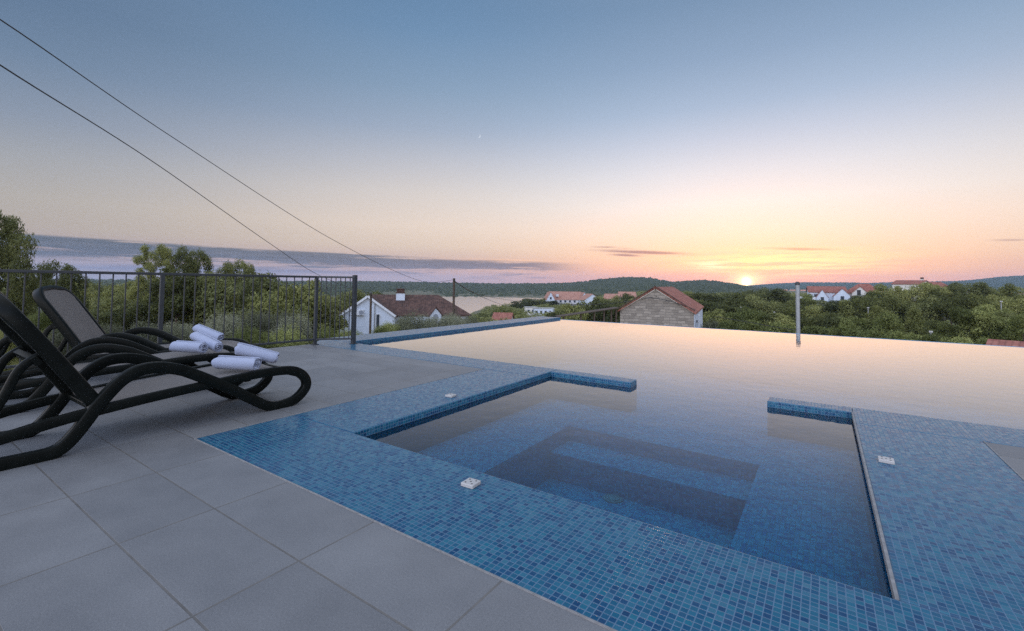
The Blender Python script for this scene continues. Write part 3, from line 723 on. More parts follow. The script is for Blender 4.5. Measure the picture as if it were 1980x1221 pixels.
proto("bigbush2", lobes_bush(24, 97), 26000, .013, "shrub", False, aspect=.35, r=.012)
ORD = "first second third fourth fifth sixth seventh eighth ninth tenth eleventh twelfth thirteenth fourteenth fifteenth sixteenth seventeenth eighteenth nineteenth twentieth".split()
TENS = {2: "twenty", 3: "thirty", 4: "forty", 5: "fifty"}
def ordinal(n):
    if n <= 20: return ORD[n-1]
    t_, u = divmod(n, 10); return TENS[t_]+"-"+ORD[u-1] if u else TENS[t_][:-1]+"ieth"
def plant(key, x, y, wpx, d, label, cat="tree", group=None, name=None, base=None):
    """a tree whose top shows in direction (x, y) at distance d, wpx photo pixels wide"""
    p = at(x, y, d); z0 = ground_z(p.x, p.y) if base is None else base; h = max(.5, p.z-z0)
    wm = wpx/FPX*d*math.cos(math.atan((x-CX)/FPX))**2*1.12
    hc = min(h, wm*(2.1 if key[:3] == "big" and "pine" in key else 1.25 if cat == "tree" else 1.0)*random.uniform(.92, 1.12)); z0 = min(z0, p.z-hc)
    nm = name or ("pine_tree" if "pine" in key or key[:4] in ("roun", "dark", "cone", "pale") else "shrub")
    o = empty(nm, (p.x, p.y, z0), random.uniform(0, 6.28));     mc, tme = PROTO[key]
    for n_, me in (("crown", mc), ("trunk", tme)):
        c = bpy.data.objects.new(n_, me); COL.objects.link(c); c.parent = o; c.scale = (wm, wm, hc); c.location = (0, 0, h-hc)
    return tag(o, label, cat, group)
rnd = random.Random(3)
def row(lst, d, jit, kinds, fmt, group, cat="tree"):
    for i, q in enumerate(sorted(lst)):
        x, y, w_ = q[:3]; k = q[3] if len(q) > 3 else rnd.choice(kinds)
        plant(k, x, y, w_*(1.75 if x < 730 else 1.4), d*(1+rnd.uniform(-jit, jit)), fmt.format(ordinal(i+1)), cat, group)
RD = ["round0", "round1", "round2", "round3", "round0", "round2", "dark0", "dark1", "pale0"]
row([(1330,565,44),(1375,568,50),(1405,567,45),(1440,563,40),(1475,559,35),(1502,560,48,"dark0"),(1535,572,40),(1558,570,30),(1600,582,40),(1640,577,50),(1668,566,40),(1712,552,42),(1735,556,40),(1775,549,45),(1800,550,40),(1822,553,35),(1845,549,45),(1875,548,50),(1900,551,45),(1925,556,40),(1953,551,55,"cone0"),(1988,556,45)],
    165, .06, RD, "{} pine from the stone cottage in the topmost row of the wooded slope", "pines along the top of the wooded slope")
row([(1352,580,46),(1390,585,50),(1425,580,55),(1470,574,55,"dark1"),(1450,590,40),(1490,586,45),(1515,583,50),(1545,589,40),(1568,592,44),(1590,591,55),(1625,584,70,"dark0"),(1652,583,60),(1685,573,50),(1720,573,45),(1745,579,50),(1790,576,60),(1815,563,55),(1838,575,50),(1865,578,40),(1895,571,50),(1930,573,50),(1962,576,60),(1990,580,50)],
    112, .08, RD, "{} pine from the stone cottage in the middle row of the wooded slope", "pines in the middle of the wooded slope")
row([(1375,600,45),(1405,612,40),(1430,608,40),(1447,598,50,"pale1"),(1485,607,45),(1510,610,45),(1535,612,40),(1560,612,45),(1582,606,50),(1610,608,45),(1640,615,50),(1672,612,45),(1700,594,45),(1717,607,55),(1767,597,42,"cone1"),(1792,620,40),(1838,624,45,"pale0"),(1872,596,46,"pale1"),(1892,591,62,"pale0"),(1922,597,62,"pale1"),(1955,606,50),(1902,628,60,"pale0"),(1942,635,60),(1978,601,50)],
    70, .07, RD+["pale1", "pale0"], "{} pine from the stone cottage in the lowest row of the wooded slope", "pines along the foot of the wooded slope")
row([(1382,621,38),(1410,623,35),(1460,622,48),(1500,626,50),(1530,631,45),(1575,632,40,"bush1"),(1600,636,45),(1632,630,40),(1660,641,50),(1690,640,40),(1730,643,50),(1762,647,50),(1802,648,45),(1852,653,50),(1895,655,50)],
    44, .08, ["bush0", "bush1", "olive0"], "{} leafy shrub from the stone cottage, just below the pool's overflow edge", "shrubs below the overflow edge", "shrub")
row([(1092,592,44),(1112,590,46),(1140,586,46),(1168,584,46),(1196,581,40)], 60, .05, ["dark0", "round1", "dark1"], "{} dense green tree from the bay along the hedge before the stone cottage", "hedge trees before the stone cottage")
row([(1186,573,24),(1214,569,22),(1160,575,24)], 150, .05, ["dark0", "dark1"], "{} small dark tree from the bay among the red roofs past the cottage", "trees among the far red roofs")
row([(1012,581,30),(1032,578,34),(1050,577,28),(1066,582,24)], 300, .06, ["dark0", "dark1"], "{} dark shoreline tree from the water before the big white building", "dark trees on the shore")
row([(940,607,30),(962,597,26),(976,594,30),(992,600,26),(922,611,26)], 170, .08, ["dark0", "dark1", "round1"], "{} dark tree from the utility pole down the lane to the bay", "trees on the lane to the bay")
# left of the railing
plant("bigpine0", -14, 414, 215, 30, "tall pine rising highest above the railing, cut by the picture edge")
plant("bigpine1", 112, 514, 150, 38, "low dark pine peeping over the railing beside the tallest pine")
plant("bigpine2", 300, 478, 92, 44, "slim twin pine with a bare pointed leader above the railing")
plant("bigpine1", 370, 486, 100, 45, "bushy twin pine with a feathery flat top above the railing")
plant("bigpine1", 462, 510, 108, 46, "rounded pine barely topping the railing past the twin pines")
row([(345,520,60),(405,532,60),(430,545,60),(500,532,64),(540,545,60),(585,548,64,"round1"),(622,572,50,"dark0"),(520,560,70),(470,550,70,"dark1"),(395,560,60,"dark0")],
    40, .12, ["dark0", "round1", "dark1", "dark0"], "{} bushy green pine from the twin pines along the slope behind the railing", "pines on the slope behind the railing")
row([(655,570,40),(640,574,40),(690,566,44),(714,567,40),(672,563,44)], 82, .08, ["dark0", "round1", "dark1"], "{} round tree from the railing corner behind the white villa", "trees behind the white villa")
row([(60,540,60),(185,549,40),(212,553,40),(240,547,40),(265,551,46),(30,548,60),(150,546,50)], 95, .2, ["round0", "round3", "dark1", "round2"], "{} distant round tree from the tallest pine in the valley behind the railing", "valley trees behind the railing")
row([(200,575,50,"dark0"),(240,580,46,"dark1"),(275,578,46),(318,590,50),(190,600,40,"dark0")], 46, .1, ["dark0", "round1"], "{} dark leafy tree from the orange roof in the yards behind the railing", "yard trees behind the railing")
for i, (k, x, y, w_, d, lab) in enumerate([
        ("bigbush0", 88, 600, 80, 12.5, "yellowish shrub seen between the first two loungers' backs"), ("bigbush0", 40, 632, 90, 11.5, "yellowish shrub low behind the nearest lounger's back"),
        ("bigbush1", 125, 640, 90, 11, "grey-green shrub under the raised taupe backrest"), ("bigbush1", 215, 632, 100, 12, "grey-green olive shrub right behind the middle armrests"), ("bigbush1", 290, 628, 90, 12.5, "olive shrub behind the far lounger's armrest"),
        ("bigbush1", 355, 628, 80, 13, "silvery olive shrub behind the towel-topped loungers"), ("bigbush1", 440, 612, 96, 14.5, "tall silvery olive bush behind the railing bars"), ("bigbush1", 505, 604, 96, 15, "widest silvery olive bush behind the railing"),
        ("bigbush1", 560, 612, 84, 15, "silvery olive bush next to the railing corner"), ("bigbush2", 475, 640, 90, 12.5, "low green shrub at the foot of the railing"), ("bigbush2", 560, 640, 90, 13, "low green shrub under the railing corner"),
        ("bigbush2", 632, 640, 80, 15, "green shrub behind the short angled railing panel"), ("bigbush1", 788, 611, 72, 33, "large olive bush before the white gable"), ("bigbush1", 834, 614, 60, 34, "large olive bush before the arched porch"),
        ("bigbush1", 872, 610, 54, 34, "olive bush around the foot of the utility pole"), ("bigbush2", 748, 626, 36, 31, "small pointed green shrub at the white gable corner"), ("bigbush2", 735, 634, 40, 28, "low green shrub beside the timber post"),
        ("bigbush2", 668, 640, 50, 26, "low green hedge shrub under the white gable eave"), ("bigbush1", 905, 614, 50, 36, "olive bush past the utility pole brace")]):
    plant(k, x, y, w_*1.35, d, lab, "shrub", name="shrub")
# woodland too dense to count: one mass of leaf clumps over the middle distance
def clumps(name, zones, mat, label, cards, csize):
    Vs = []; Fs = []; off = 0
    base = [crown_cards(lobes_round(7, 200+i), cards, csize, hollow=.6) for i in range(6)]
    for a0, a1, d0, d1, n, h0, h1 in zones:
        for _ in range(n):
            a = R(rnd.uniform(a0, a1)); d = math.sqrt(rnd.uniform(d0*d0, d1*d1)); x, y = d*math.sin(a), d*math.cos(a); z = ground_z(x, y)
            if z < -19.6: continue
            V, F = base[rnd.randrange(6)]; h = rnd.uniform(h0, h1); w_ = h*rnd.uniform(.9, 1.5); th = rnd.uniform(0, 6.28); c, s = math.cos(th), math.sin(th)
            Q = np.empty_like(V); Q[:, 0] = (V[:, 0]*c-V[:, 1]*s)*w_+x; Q[:, 1] = (V[:, 0]*s+V[:, 1]*c)*w_+y; Q[:, 2] = V[:, 2]*h+z-.15*h
            Vs.append(Q); Fs.append(F+off); off += len(V)
    return tag(mesh_np(name, np.concatenate(Vs), np.concatenate(Fs), mat), label, "woodland", kind="stuff")
clumps("woodland", [(-92, -58, 75, 600, 1500, 4, 7), (-58, -47, 80, 420, 420, 3.5, 6), (-47, -40, 90, 230, 90, 3, 4.5), (-40, -27, 90, 330, 260, 3, 5), (-38.5, -27, 230, 410, 260, 3.5, 6), (-28, -16, 70, 600, 520, 4, 6.5), (-17, 16, 190, 500, 700, 4, 6.5)], M["pine_dark"], "mass of dark woodland filling the valley", 130, .06)
clumps("undergrowth", [(-16, 17, 30, 160, 900, .7, 1.8), (-90, -50, 16, 75, 700, .6, 1.6), (-50, -16, 24, 80, 420, .5, 1.4)], M["shrub"], "low undergrowth between the trees", 50, .11)

# ---------------------------------------------------------------- houses
def roof_mesh(W, D, zh, zr, ov, kind, hip=0, th=.14):
    """roof slabs as one mesh in local (u, v, z); ridge along v ('gable'), along u ('side'), hipped along u ('hip')"""
    m_ = MB(); hw, o = W/2, ov
    def slab(ps):
        ps = [Vector(p) for p in ps]; n = len(ps); m_.add([*ps, *[p-Vector((0, 0, th)) for p in ps]], [tuple(range(n)), tuple(range(2*n-1, n-1, -1))]+[(i, n+i, n+(i+1) % n, (i+1) % n) for i in range(n)])
    if kind == 'gable':
        dz = (zr-zh)/hw*o
        for s in (-1, 1): slab([(0, -o, zr), (0, D+o, zr), (s*(hw+o), D+o, zh-dz), (s*(hw+o), -o, zh-dz)])
    elif kind == 'side':
        dz = (zr-zh)/(D/2)*o
        for v0, s in ((-o, 0), (D+o, 1)): slab([(-hw-o, D/2, zr), (hw+o, D/2, zr), (hw+o, v0, zh-dz), (-hw-o, v0, zh-dz)])
    else:
        dz = (zr-zh)/(D/2)*o; r = hw-hip
        A = [(-hw-o, -o, zh-dz), (hw+o, -o, zh-dz), (hw+o, D+o, zh-dz), (-hw-o, D+o, zh-dz)]; r0, r1 = (-r, D/2, zr), (r, D/2, zr)
        slab([A[0], A[1], r1, r0]); slab([A[2], A[3], r0, r1]); slab([A[1], A[2], r1]); slab([A[3], A[0], r0])
    return m_
def body_mesh(W, D, z0, zh, zr, kind):
    m_ = MB(); hw = W/2
    if kind == 'gable':
        pr = [(-hw, z0), (hw, z0), (hw, zh), (0, zr-.06), (-hw, zh)]
        n = 5; m_.add([(u, 0, z) for u, z in pr]+[(u, D, z) for u, z in pr], [tuple(range(n)), tuple(range(2*n-1, n-1, -1))]+[(i, n+i, n+(i+1) % n, (i+1) % n) for i in range(n)])
    elif kind == 'side':
        pr = [(0, z0), (D, z0), (D, zh), (D/2, zr-.06), (0, zh)]
        n = 5; m_.add([(-hw, v, z) for v, z in pr]+[(hw, v, z) for v, z in pr], [tuple(range(n)), tuple(range(2*n-1, n-1, -1))]+[(i, n+i, n+(i+1) % n, (i+1) % n) for i in range(n)])
    else: m_.span((-hw, 0, z0), (hw, D, zh))
    return m_
def roof_uv(o):
    me = o.data; uv = me.uv_layers["UVMap"]
    for p in me.polygons:
        n = p.normal
        if abs(n.z) < .2: continue
        e = Vector((0, 0, 1)).cross(n)
        e = e.normalized() if e.length > 1e-4 else Vector((1, 0, 0)); s = n.cross(e).normalized()
        for li in p.loop_indices:
            c = me.vertices[me.loops[li].vertex_index].co; uv.data[li].uv = (c.dot(e), c.dot(s))
def add_roof(m_, mat, root):
    o = m_.build("roof", mat, root); roof_uv(o); return o
def window(root, u, z, w_, h, v=0, side=0, mat="glass", shutters=False, name="window"):
    """side 0: front wall (v = const), +1/-1: right/left wall (u = const given in v)"""
    f = MB(); g_ = MB()
    def bx(m_, du, dz, ww, hh, out, thk):
        if side == 0: m_.box((u+du, v-out, z+dz), (ww, thk, hh))
        else: m_.box((v+side*out, u+du, z+dz), (thk, ww, hh))
    bx(f, -w_/2-.04, 0, .08, h+.16, .02, .08); bx(f, w_/2+.04, 0, .08, h+.16, .02, .08); bx(f, 0, h/2+.04, w_, .08, .02, .08); bx(f, 0, -h/2-.05, w_+.2, .08, .05, .14)
    fo = f.build(name, M["trim"], root); bx(g_, 0, 0, w_, h, .008, .02); g_.build("pane", M[mat], fo)
    if shutters:
        for s in (-1, 1):
            m_ = MB(); bx(m_, s*(w_*.75+.1), 0, w_*.5, h, .05, .05); m_.build("shutter", M["shutter"], root)
def house(name, label, p, rz, W, D, z0, zh, zr, kind, wall, roof, ov=.35, hip=0, wins=(), group=None, cat="house"):
    o = empty(name, (p[0], p[1], 0), rz); tag(o, label, cat, group)
    body_mesh(W, D, z0, zh, zr, kind).build("wall", M[wall], o); r = add_roof(roof_mesh(W, D, zh+.02, zr+.1, ov, kind, hip), M[roof], o)
    for w_ in wins: window(o, *w_[:4], **(w_[4] if len(w_) > 4 else {}))
    return o, r
def chimney(roof, u, v, z0, z1, w_=.7, mat="render"):
    m_ = MB(); m_.box((u, v, (z0+z1)/2), (w_, w_*.8, z1-z0)); c = m_.build("chimney", M[mat], roof)
    m_ = MB(); m_.box((u, v, z1+.04), (w_+.16, w_*.8+.16, .08)); m_.box((u, v, z1+.28), (w_*.9, w_*.7, .36)); m_.box((u, v, z1+.5), (w_+.14, w_*.8+.14, .07)); m_.build("chimney_cap", M["roof_old"], c)
def facing(x, turn=0): return -R(azim(x)+turn)
# white villa: hipped main block with a gabled wing, porch and chimney
pm = at(784, 600, 53); vr = facing(784)
villa, vroof = house("white_villa", "white villa with mossy brown hipped roof, wide chimney and gabled wing", pm, vr, 14.2, 8.0, -8.5, -2.45, -.55, 'hip', "render", "roof_old", .4, 3.2)
wing_u = (711-784)/970*51
wg = body_mesh(5.5, 4.2, -8.5, -2.45, -.55, 'gable'); o = wg.build("wing_wall", M["render"], villa); o.location = (wing_u, -3.2, 0)
wr = add_roof(roof_mesh(5.5, 7.0, -2.43, -.42, .22, 'gable'), M["roof_old"], villa); wr.location = (wing_u, -3.2, 0)
m_ = MB()
for s in (-1, 1):
    L_ = math.hypot(2.97, 2.0); a_ = math.atan2(2.02, 2.75)
    m_.box((wing_u+s*1.42, -3.47, -1.50), (L_*.98, .07, .22), Matrix.Rotation(s*a_, 3, 'Y'))
m_.build("verge_board", M["trim"], villa)
m_ = MB(); m_.box((wing_u-.72, -3.39, -2.12), (.72, .34, .58)); ac = m_.build("air_conditioner", M["trim"], villa, bevel=.03)
m_ = MB(); m_.tube([(wing_u-.60, -3.57, -2.12), (wing_u-.60, -3.575, -2.12)], .23, 18); m_.build("fan_grille", M["shutter"], ac)
window(villa, wing_u-1.35, -2.08, .42, .5, v=-3.2); window(villa, wing_u+1.05, -3.1, .32, 1.5, v=-3.2)
m_ = MB(); m_.tube([(wing_u+.72, -3.28, -.9), (wing_u+.72, -3.28, -6.5)], .055, 8); m_.build("downpipe", M["pole"], villa)
m_ = MB()
for k in range(9): m_.box((wing_u-1.1+k*.16, -3.9, -4.75), (.03, .03, .95))
m_.box((wing_u-.46, -3.9, -4.28), (1.34, .04, .04)); m_.box((wing_u-.46, -3.9, -5.2), (1.34, .04, .04)); m_.build("garden_gate", M["pole"], villa)
chimney(vroof, (773-784)/970*53, 3.1, -1.5, -.25, 1.0)
po_u = (836-784)/970*51
pw = body_mesh(1.5, 2.4, -8.5, -2.5, -1.75, 'gable'); o = pw.build("porch_wall", M["render"], villa); o.location = (po_u+.55, -1.2, 0); o.rotation_euler = (0, 0, R(28))
pr_ = add_roof(roof_mesh(1.5, 3.2, -2.46, -1.62, .14, 'gable', th=.1), M["roof_old"], villa); pr_.location = (po_u+.55, -1.2, 0); pr_.rotation_euler = (0, 0, R(28))
m_ = MB(); q = Matrix.Rotation(R(28), 3, 'Z')
av = [(-.3, -.02, -4.2), (.3, -.02, -4.2), (.3, -.02, -2.75)]+[(.3*math.cos(R(k*30)), -.02, -2.75+.3*math.sin(R(k*30))) for k in range(1, 6)]+[(-.3, -.02, -2.75)]
n = len(av); av2 = [(x, y-.03, z) for x, y, z in av]; m_.add([q @ Vector(p)+Vector((po_u+.55, -1.2, 0)) for p in av2+av], [tuple(range(n))]+[(i, (i+1) % n, n+(i+1) % n, n+i) for i in range(n)]); m_.build("arched_opening", M["shutter"], villa)
# stone cottage
ps_ = at(1268, 600, 44); sr = facing(1268, 7.7)
cot, croof = house("stone_cottage", "stone cottage with a red tiled gable roof beyond the pool edge", ps_, sr, 6.5, 15, -7, -1.28, .78, 'gable', "stone", "roof_red", .18)
m_ = MB()
for s in (-1, 1):
    a_ = math.atan2(2.06, 3.25); L_ = math.hypot(3.4, 2.15)
    m_.box((s*1.68, -.24, -.14), (L_, .10, .09), Matrix.Rotation(s*a_, 3, 'Y')); 
m_.build("verge_tiles", M["roof_old"], cot)
m_ = MB()
for s in (-1, 1):
    a_ = math.atan2(2.06, 3.25); m_.box((s*1.62, -.06, -.36), (3.7, .07, .07), Matrix.Rotation(s*a_, 3, 'Y'))
m_.build("verge_trim", M["cream"], cot)
m_ = MB(); m_.span((3.252, .05, -7), (3.30, 14.9, -1.36)); m_.build("plaster_side", M["render"], cot)
m_ = MB(); m_.tube([(3.38, 4.9, -1.4), (3.38, 4.9, -6)], .05, 8); m_.build("downpipe", M["trim"], cot)
m_ = MB(); m_.box((3.36, 2.4, -2.3), (.1, .12, .2)); m_.tube([(3.36, 2.4, -2.3), (3.5, 2.4, -2.42)], .02, 6); m_.build("wall_lamp", M["black"], cot)
m_ = MB(); m_.box((2.1, -.012, -3.0), (1.0, .03, .35)); m_.build("vent_opening", M["hole"], cot)
m_ = MB(); 
for u in (-.3, .05): m_.tube([(u, -.02, .02-abs(u)*.5), (u, -.16, .0-abs(u)*.5), (u, -.16, .14-abs(u)*.5)], .025, 6)
m_.build("insulator_bracket", M["black"], cot)
# lean-to with posts beside the cottage
pl = at(1196, 600, 44.5); pe = at(1078, 613, 43); lt = empty("lean_to", (pl.x, pl.y, 0)); tag(lt, "low timber lean-to on dark posts leaning against the stone cottage", "shed")
ld = Vector((pe.x-pl.x, pe.y-pl.y, 0)); LL = ld.length; lt.rotation_euler = (0, 0, math.atan2(ld.y, ld.x))
m_ = MB(); za, zb = -1.15, pe.z; a_ = math.atan2(zb-za, LL)
m_.box((LL/2, -.5, (za+zb)/2), (math.hypot(LL, zb-za), 1.6, .06), Matrix.Rotation(-a_, 3, 'Y')); m_.build("lean_to_roof", M["timber"], lt)
for k in (.04, .12, .24, .40, .62, .9):
    m_ = MB(); m_.box((LL*k, .0, (za+(zb-za)*k-7)/2-.1), (.13, .13, 7+za+(zb-za)*k)); m_.build("lean_to_post", M["timber"], lt)
# big white building by the shore
pb = at(1096, 590, 290)
bigh, broof = house("white_guesthouse", "large white guesthouse with pinkish roof and two gables above the bay", pb, facing(1096, -12), 20, 11, -22, -8.2, -3.6, 'side', "pinkish", "roof_pale", .4, wins=[(u, -9.6, 1.3, 1.3) for u in (-7, -4, -1, 2, 5, 8)]+[(u, -13.0, 1.3, 1.5) for u in (-6, -2, 2, 6)])
for u_, w_ in ((-10.5, 5.2), (11, 5.6)):
    o = body_mesh(w_, 12.5, -22, -8.4, -3.9, 'gable').build("gable_wing", M["render"], bigh); o.location = (u_, -1.4, 0)
    r = add_roof(roof_mesh(w_, 12.5, -8.4, -3.8, .2, 'gable', th=.2), M["roof_pale"], bigh); r.location = (u_, -1.4, 0)
for z in (-7.6, -10.6, -13.8): window(bigh, -10.5, z, 1.2, 1.5, v=-1.4)
m_ = MB(); m_.span((-13, -3.2, -12.1), (-7.5, -1.4, -11.9)); m_.span((-13, -3.2, -11.9), (-7.5, -3.1, -11.0)); m_.build("balcony", M["trim"], bigh)
m_ = MB(); m_.box((-6.0, .8, -5.9), (1.6, 2.2, 1.6)); m_.build("dormer", M["pinkish"], broof)
# smaller houses: (name, label, x, top y, dist, W, D, wall height, roof rise, kind, wall, roof, turn)
def small(name, label, x, ytop, d, W, D, hw_, rise, kind, wall, roof, turn=0, hip=2.5, wins=(), group=None):
    p = at(x, ytop, d); zr = p.z; zh = zr-rise; z0 = min(ground_z(p.x, p.y), zh-hw_)-2
    return house(name, label, p, facing(x, turn), W, D, z0, zh, zr, kind, wall, roof, .35, hip, [(u, zh-dz, w_, h) for u, dz, w_, h in wins], group)
small("gabled_house", "white gabled house with a pale red roof behind the guesthouse trees", 1146, 569, 240, 9, 9, 6, 3, 'gable', "render", "roof_pale", -20, wins=[(-1.5, 1.6, 1, 1.3), (1.5, 1.6, 1, 1.3)])
small("long_house", "long low house with pinkish roof half hidden behind the cottage trees", 1182, 569, 250, 8, 7, 5, 2.4, 'side', "pinkish", "roof_pale", 10, wins=[(-3, 1.2, 1, 1.2), (1, 1.2, 1, 1.2)])
small("gabled_house", "white-walled house with pale red roof peeping over the cottage eave", 1214, 565, 260, 9, 8, 5, 2.6, 'side', "render", "roof_pale", -8, wins=[(-2.5, 1.2, 1, 1.2), (0, 1.2, 1, 1.2)])
small("cottage", "small house with a brick-red roof below the bay shore", 970, 606.5, 120, 4.6, 5, 4, 1.4, 'side', "cream", "roof_red", 10)
h1, r1 = small("white_house", "white house with two gables and a balcony on the wooded slope", 1600, 554.5, 180, 10, 9, 7, 1.7, 'side', "render", "roof_red", -6, wins=[(-3.2, 1.4, 1, 1.2), (-3.2, 4.2, 1.2, 1.6)])
for u_, w_, dz in ((-1.6, 3.2, 1.1), (3.7, 4.6, .7)):
    zr = at(1600, 554, 180).z; o = body_mesh(w_, 7, zr-12, zr-2.3-dz, zr-dz, 'gable').build("gable_wing", M["render"], h1); o.location = (u_, -1.5, 0)
    r = add_roof(roof_mesh(w_, 7, zr-2.3-dz, zr-dz+.1, .15, 'gable'), M["roof_red"], h1); r.location = (u_, -1.5, 0)
    window(h1, u_, zr-3.0-dz, .9, 1.2, v=-1.5)
m_ = MB(); zr = at(1600, 554, 180).z; m_.span((-8.2, -1.6, zr-4.6), (-3.4, 1, zr-4.4)); m_.span((-8.2, -1.65, zr-4.4), (-3.4, -1.55, zr-3.5)); m_.span((-8.1, -1.5, zr-9), (-7.8, -1.2, zr-4.6)); m_.build("balcony", M["trim"], h1)
h2, r2_ = small("cream_house", "cream house with brown hipped roof on the wooded slope", 1668, 549.5, 185, 9.2, 8, 7, 2.6, 'hip', "cream", "roof_red", 4, 3.2)
zr = at(1668, 549.5, 185).z; o = body_mesh(4.2, 6, zr-12, zr-2.8, zr-.9, 'gable').build("gable_wing", M["cream"], h2); o.location = (-.6, -1.4, 0)
r = add_roof(roof_mesh(4.2, 6, zr-2.8, zr-.75, .2, 'gable'), M["roof_red"], h2); r.location = (-.6, -1.4, 0); window(h2, -.9, zr-2.8, 1.0, 1.8, v=-1.4, mat="hole")
h3, r3 = small("tall_house", "tall white house with flat reddish roof and chimney topping the trees", 1752, 542.5, 200, 7.5, 8, 8, 1.1, 'side', "cream", "roof_red", 18, wins=[(-2.2, 1.3, .9, 1.1), (1.8, 1.3, .9, 1.1), (1.8, 3.8, .9, 1.3), (-2.2, 3.8, .9, 1.3), (-2.2, 6.2, .9, 1.3), (1.8, 6.2, .9, 1.3)])
zr = at(1752, 542.5, 200).z; chimney(r3, 2.6, 5, zr-.6, zr+.5, .8, "cream")
small("distant_house", "pale house with a chimney half sunk among the topmost pines", 1808, 546, 210, 7, 7, 5, 1.4, 'hip', "cream", "roof_red", 0, 2)
small("red_roofed_shed", "low red-roofed shed just past the pool's overflow edge", 1994, 670, 34, 2.6, 3.0, 2, .4, 'side', "cream", "roof_red", 4)
small("village_house", "house with an orange tiled roof in the trees behind the railing", 192, 573, 110, 6.4, 6, 3, 1.7, 'hip', "blue_wall", "roof_red", 8, 2.0, wins=[(-1.6, 1.1, .9, 1.1)])
small("garage", "low pale blue garage wall showing beside the taupe backrest", 104, 596, 62, 4.6, 5, 3, .35, 'hip', "blue_wall", "concrete", -6, 1.8)
small("outhouse", "small weathered outhouse with a sagging tiled roof behind the railing", 418, 599, 72, 2.8, 3, 2, .7, 'side', "rubble", "roof_old", 8)
small("tumbledown_shed", "tumbledown stone shed with a pale broken roof behind the railing", 352, 597, 74, 2.9, 3, 2, .8, 'side', "rubble", "rubble", -14)
# rubble heap, islet, low white buildings and boats on hard standing near the shore
p = at(374, 608, 68); m_ = MB()
for k in range(16):
    a_ = rnd.uniform(0, 6.28); q_ = rnd.uniform(0, 1.0); m_.box((p.x+q_*math.cos(a_), p.y+q_*math.sin(a_), p.z-.9+rnd.uniform(0, .9)*(1-q_)), (rnd.uniform(.2, .6), rnd.uniform(.2, .5), rnd.uniform(.12, .35)), Matrix.Rotation(rnd.uniform(0, 3), 3, 'Z') @ Matrix.Rotation(rnd.uniform(-.5, .5), 3, 'X'))
tag(m_.build("stone_heap", M["rubble"]), "heap of pale rubble stones between the sheds behind the railing", "stone heap")
for i, (x, y, w_, lab) in enumerate(((1052, 597, 9, "white flat-roofed boathouse nearest the guesthouse"), (1028, 595, 5, "small cream boathouse beside the shore trees"), (1075, 604, 8, "long white store below the guesthouse"))):
    p = at(x, y, 200); o = empty("boathouse", (p.x, p.y, 0), facing(x, -8)); tag(o, lab, "boathouse", "low boathouses by the shore")
    m_ = MB(); m_.span((-w_/2, 0, p.z-6), (w_/2, 5, p.z)); m_.build("wall", M["render" if i != 1 else "cream"], o); m_ = MB(); m_.span((-w_/2-.2, -.2, p.z), (w_/2+.2, 5.2, p.z+.18)); m_.build("roof", M["concrete"], o)
    for u in np.arange(-w_/2+1.2, w_/2-.6, 2.0): window(o, float(u), p.z-1.5, 1.0, 1.1)
# utility poles and overhead cables
def pole(x, ytop, d, r, label, brace=None):
    p = at(x, ytop, d); z0 = ground_z(p.x, p.y)-.5; o = empty("utility_pole", (p.x, p.y, z0)); tag(o, label, "utility pole", "timber utility poles")
    m_ = MB(); m_.tube([(0, 0, 0), (0, 0, (p.z-z0)*.5), (0, 0, p.z-z0)], [r*1.15, r*1.05, r], 10); m_.build("shaft", M["timber"], o)
    m_ = MB(); m_.tube([(0, 0, p.z-z0-.22), (.12, -.10, p.z-z0-.20), (.12, -.10, p.z-z0-.08)], .03, 6); m_.tube([(.12, -.10, p.z-z0-.10), (.12, -.10, p.z-z0)], .05, 8); m_.build("insulator", M["hole"], o)
    if brace:
        q_ = at(*brace, d-.6); m_ = MB(); top = Vector((0, 0, (at(x, 592, d).z)-z0)); e = Vector((q_.x-p.x, q_.y-p.y, q_.z-z0)); m_.tube([top, e, e+(e-top)*.6], r*.7, 8); m_.build("brace", M["timber"], o)
    return p
p1 = pole(878, 538.5, 36, .095, "dark timber utility pole with a slanting brace, against the bay", (897, 628))
p2 = pole(717.5, 566, 31, .07, "thin dark timber utility pole before the white gable")
m_ = MB(); q_ = at(728, 569, 47.8)
def cable(pts, r, label, n=10):
    m_ = MB(); m_.tube(crom(pts, n), r, 6); return tag(m_.build("overhead_cable", M["wire"]), label, "cable", "overhead cables")
A = at(-260, -110, 9.0); cable([A, at(0, 38, 12.2), at(340, 270, 19.5), at(640, 462, 27.5), at(808, 542, 33.8), p1-Vector((0, 0, .12))], .0125, "overhead cable running down to the braced utility pole")
A = at(-230, -40, 7.6); cable([A, at(0, 126, 10.2), at(300, 316, 16.5), at(520, 470, 23), at(612, 530, 26.8), at(690, 561.5, 30), p2-Vector((0, 0, .1))], .0115, "overhead cable running down to the pole before the gable")
cable([p1-Vector((0, 0, .2)), at(930, 571, 60), at(1000, 583, 110)], .03, "thick cable sagging from the braced pole toward the bay")
cable([p1-Vector((0, 0, .25)), at(940, 578, 55), at(988, 596, 90)], .022, "thin cable sagging from the braced pole toward the shore trees")
gp = at(1257, 575.5, 43.7)
cable([at(1078, 588, 50), at(1150, 589, 47), at(1215, 583.5, 45), gp], .03, "cable strung across the hedge to the cottage gable")
cable([gp, at(1290, 581, 43.6), at(1322, 591, 43.5), at(1345, 600, 43.6)], .03, "cable drooping down the face of the cottage gable")
cable([at(1380, 612, 40), at(1440, 622, 38), at(1500, 633, 36), at(1545, 640, 34)], .022, "dark cable sagging in front of the shrubs past the cottage")
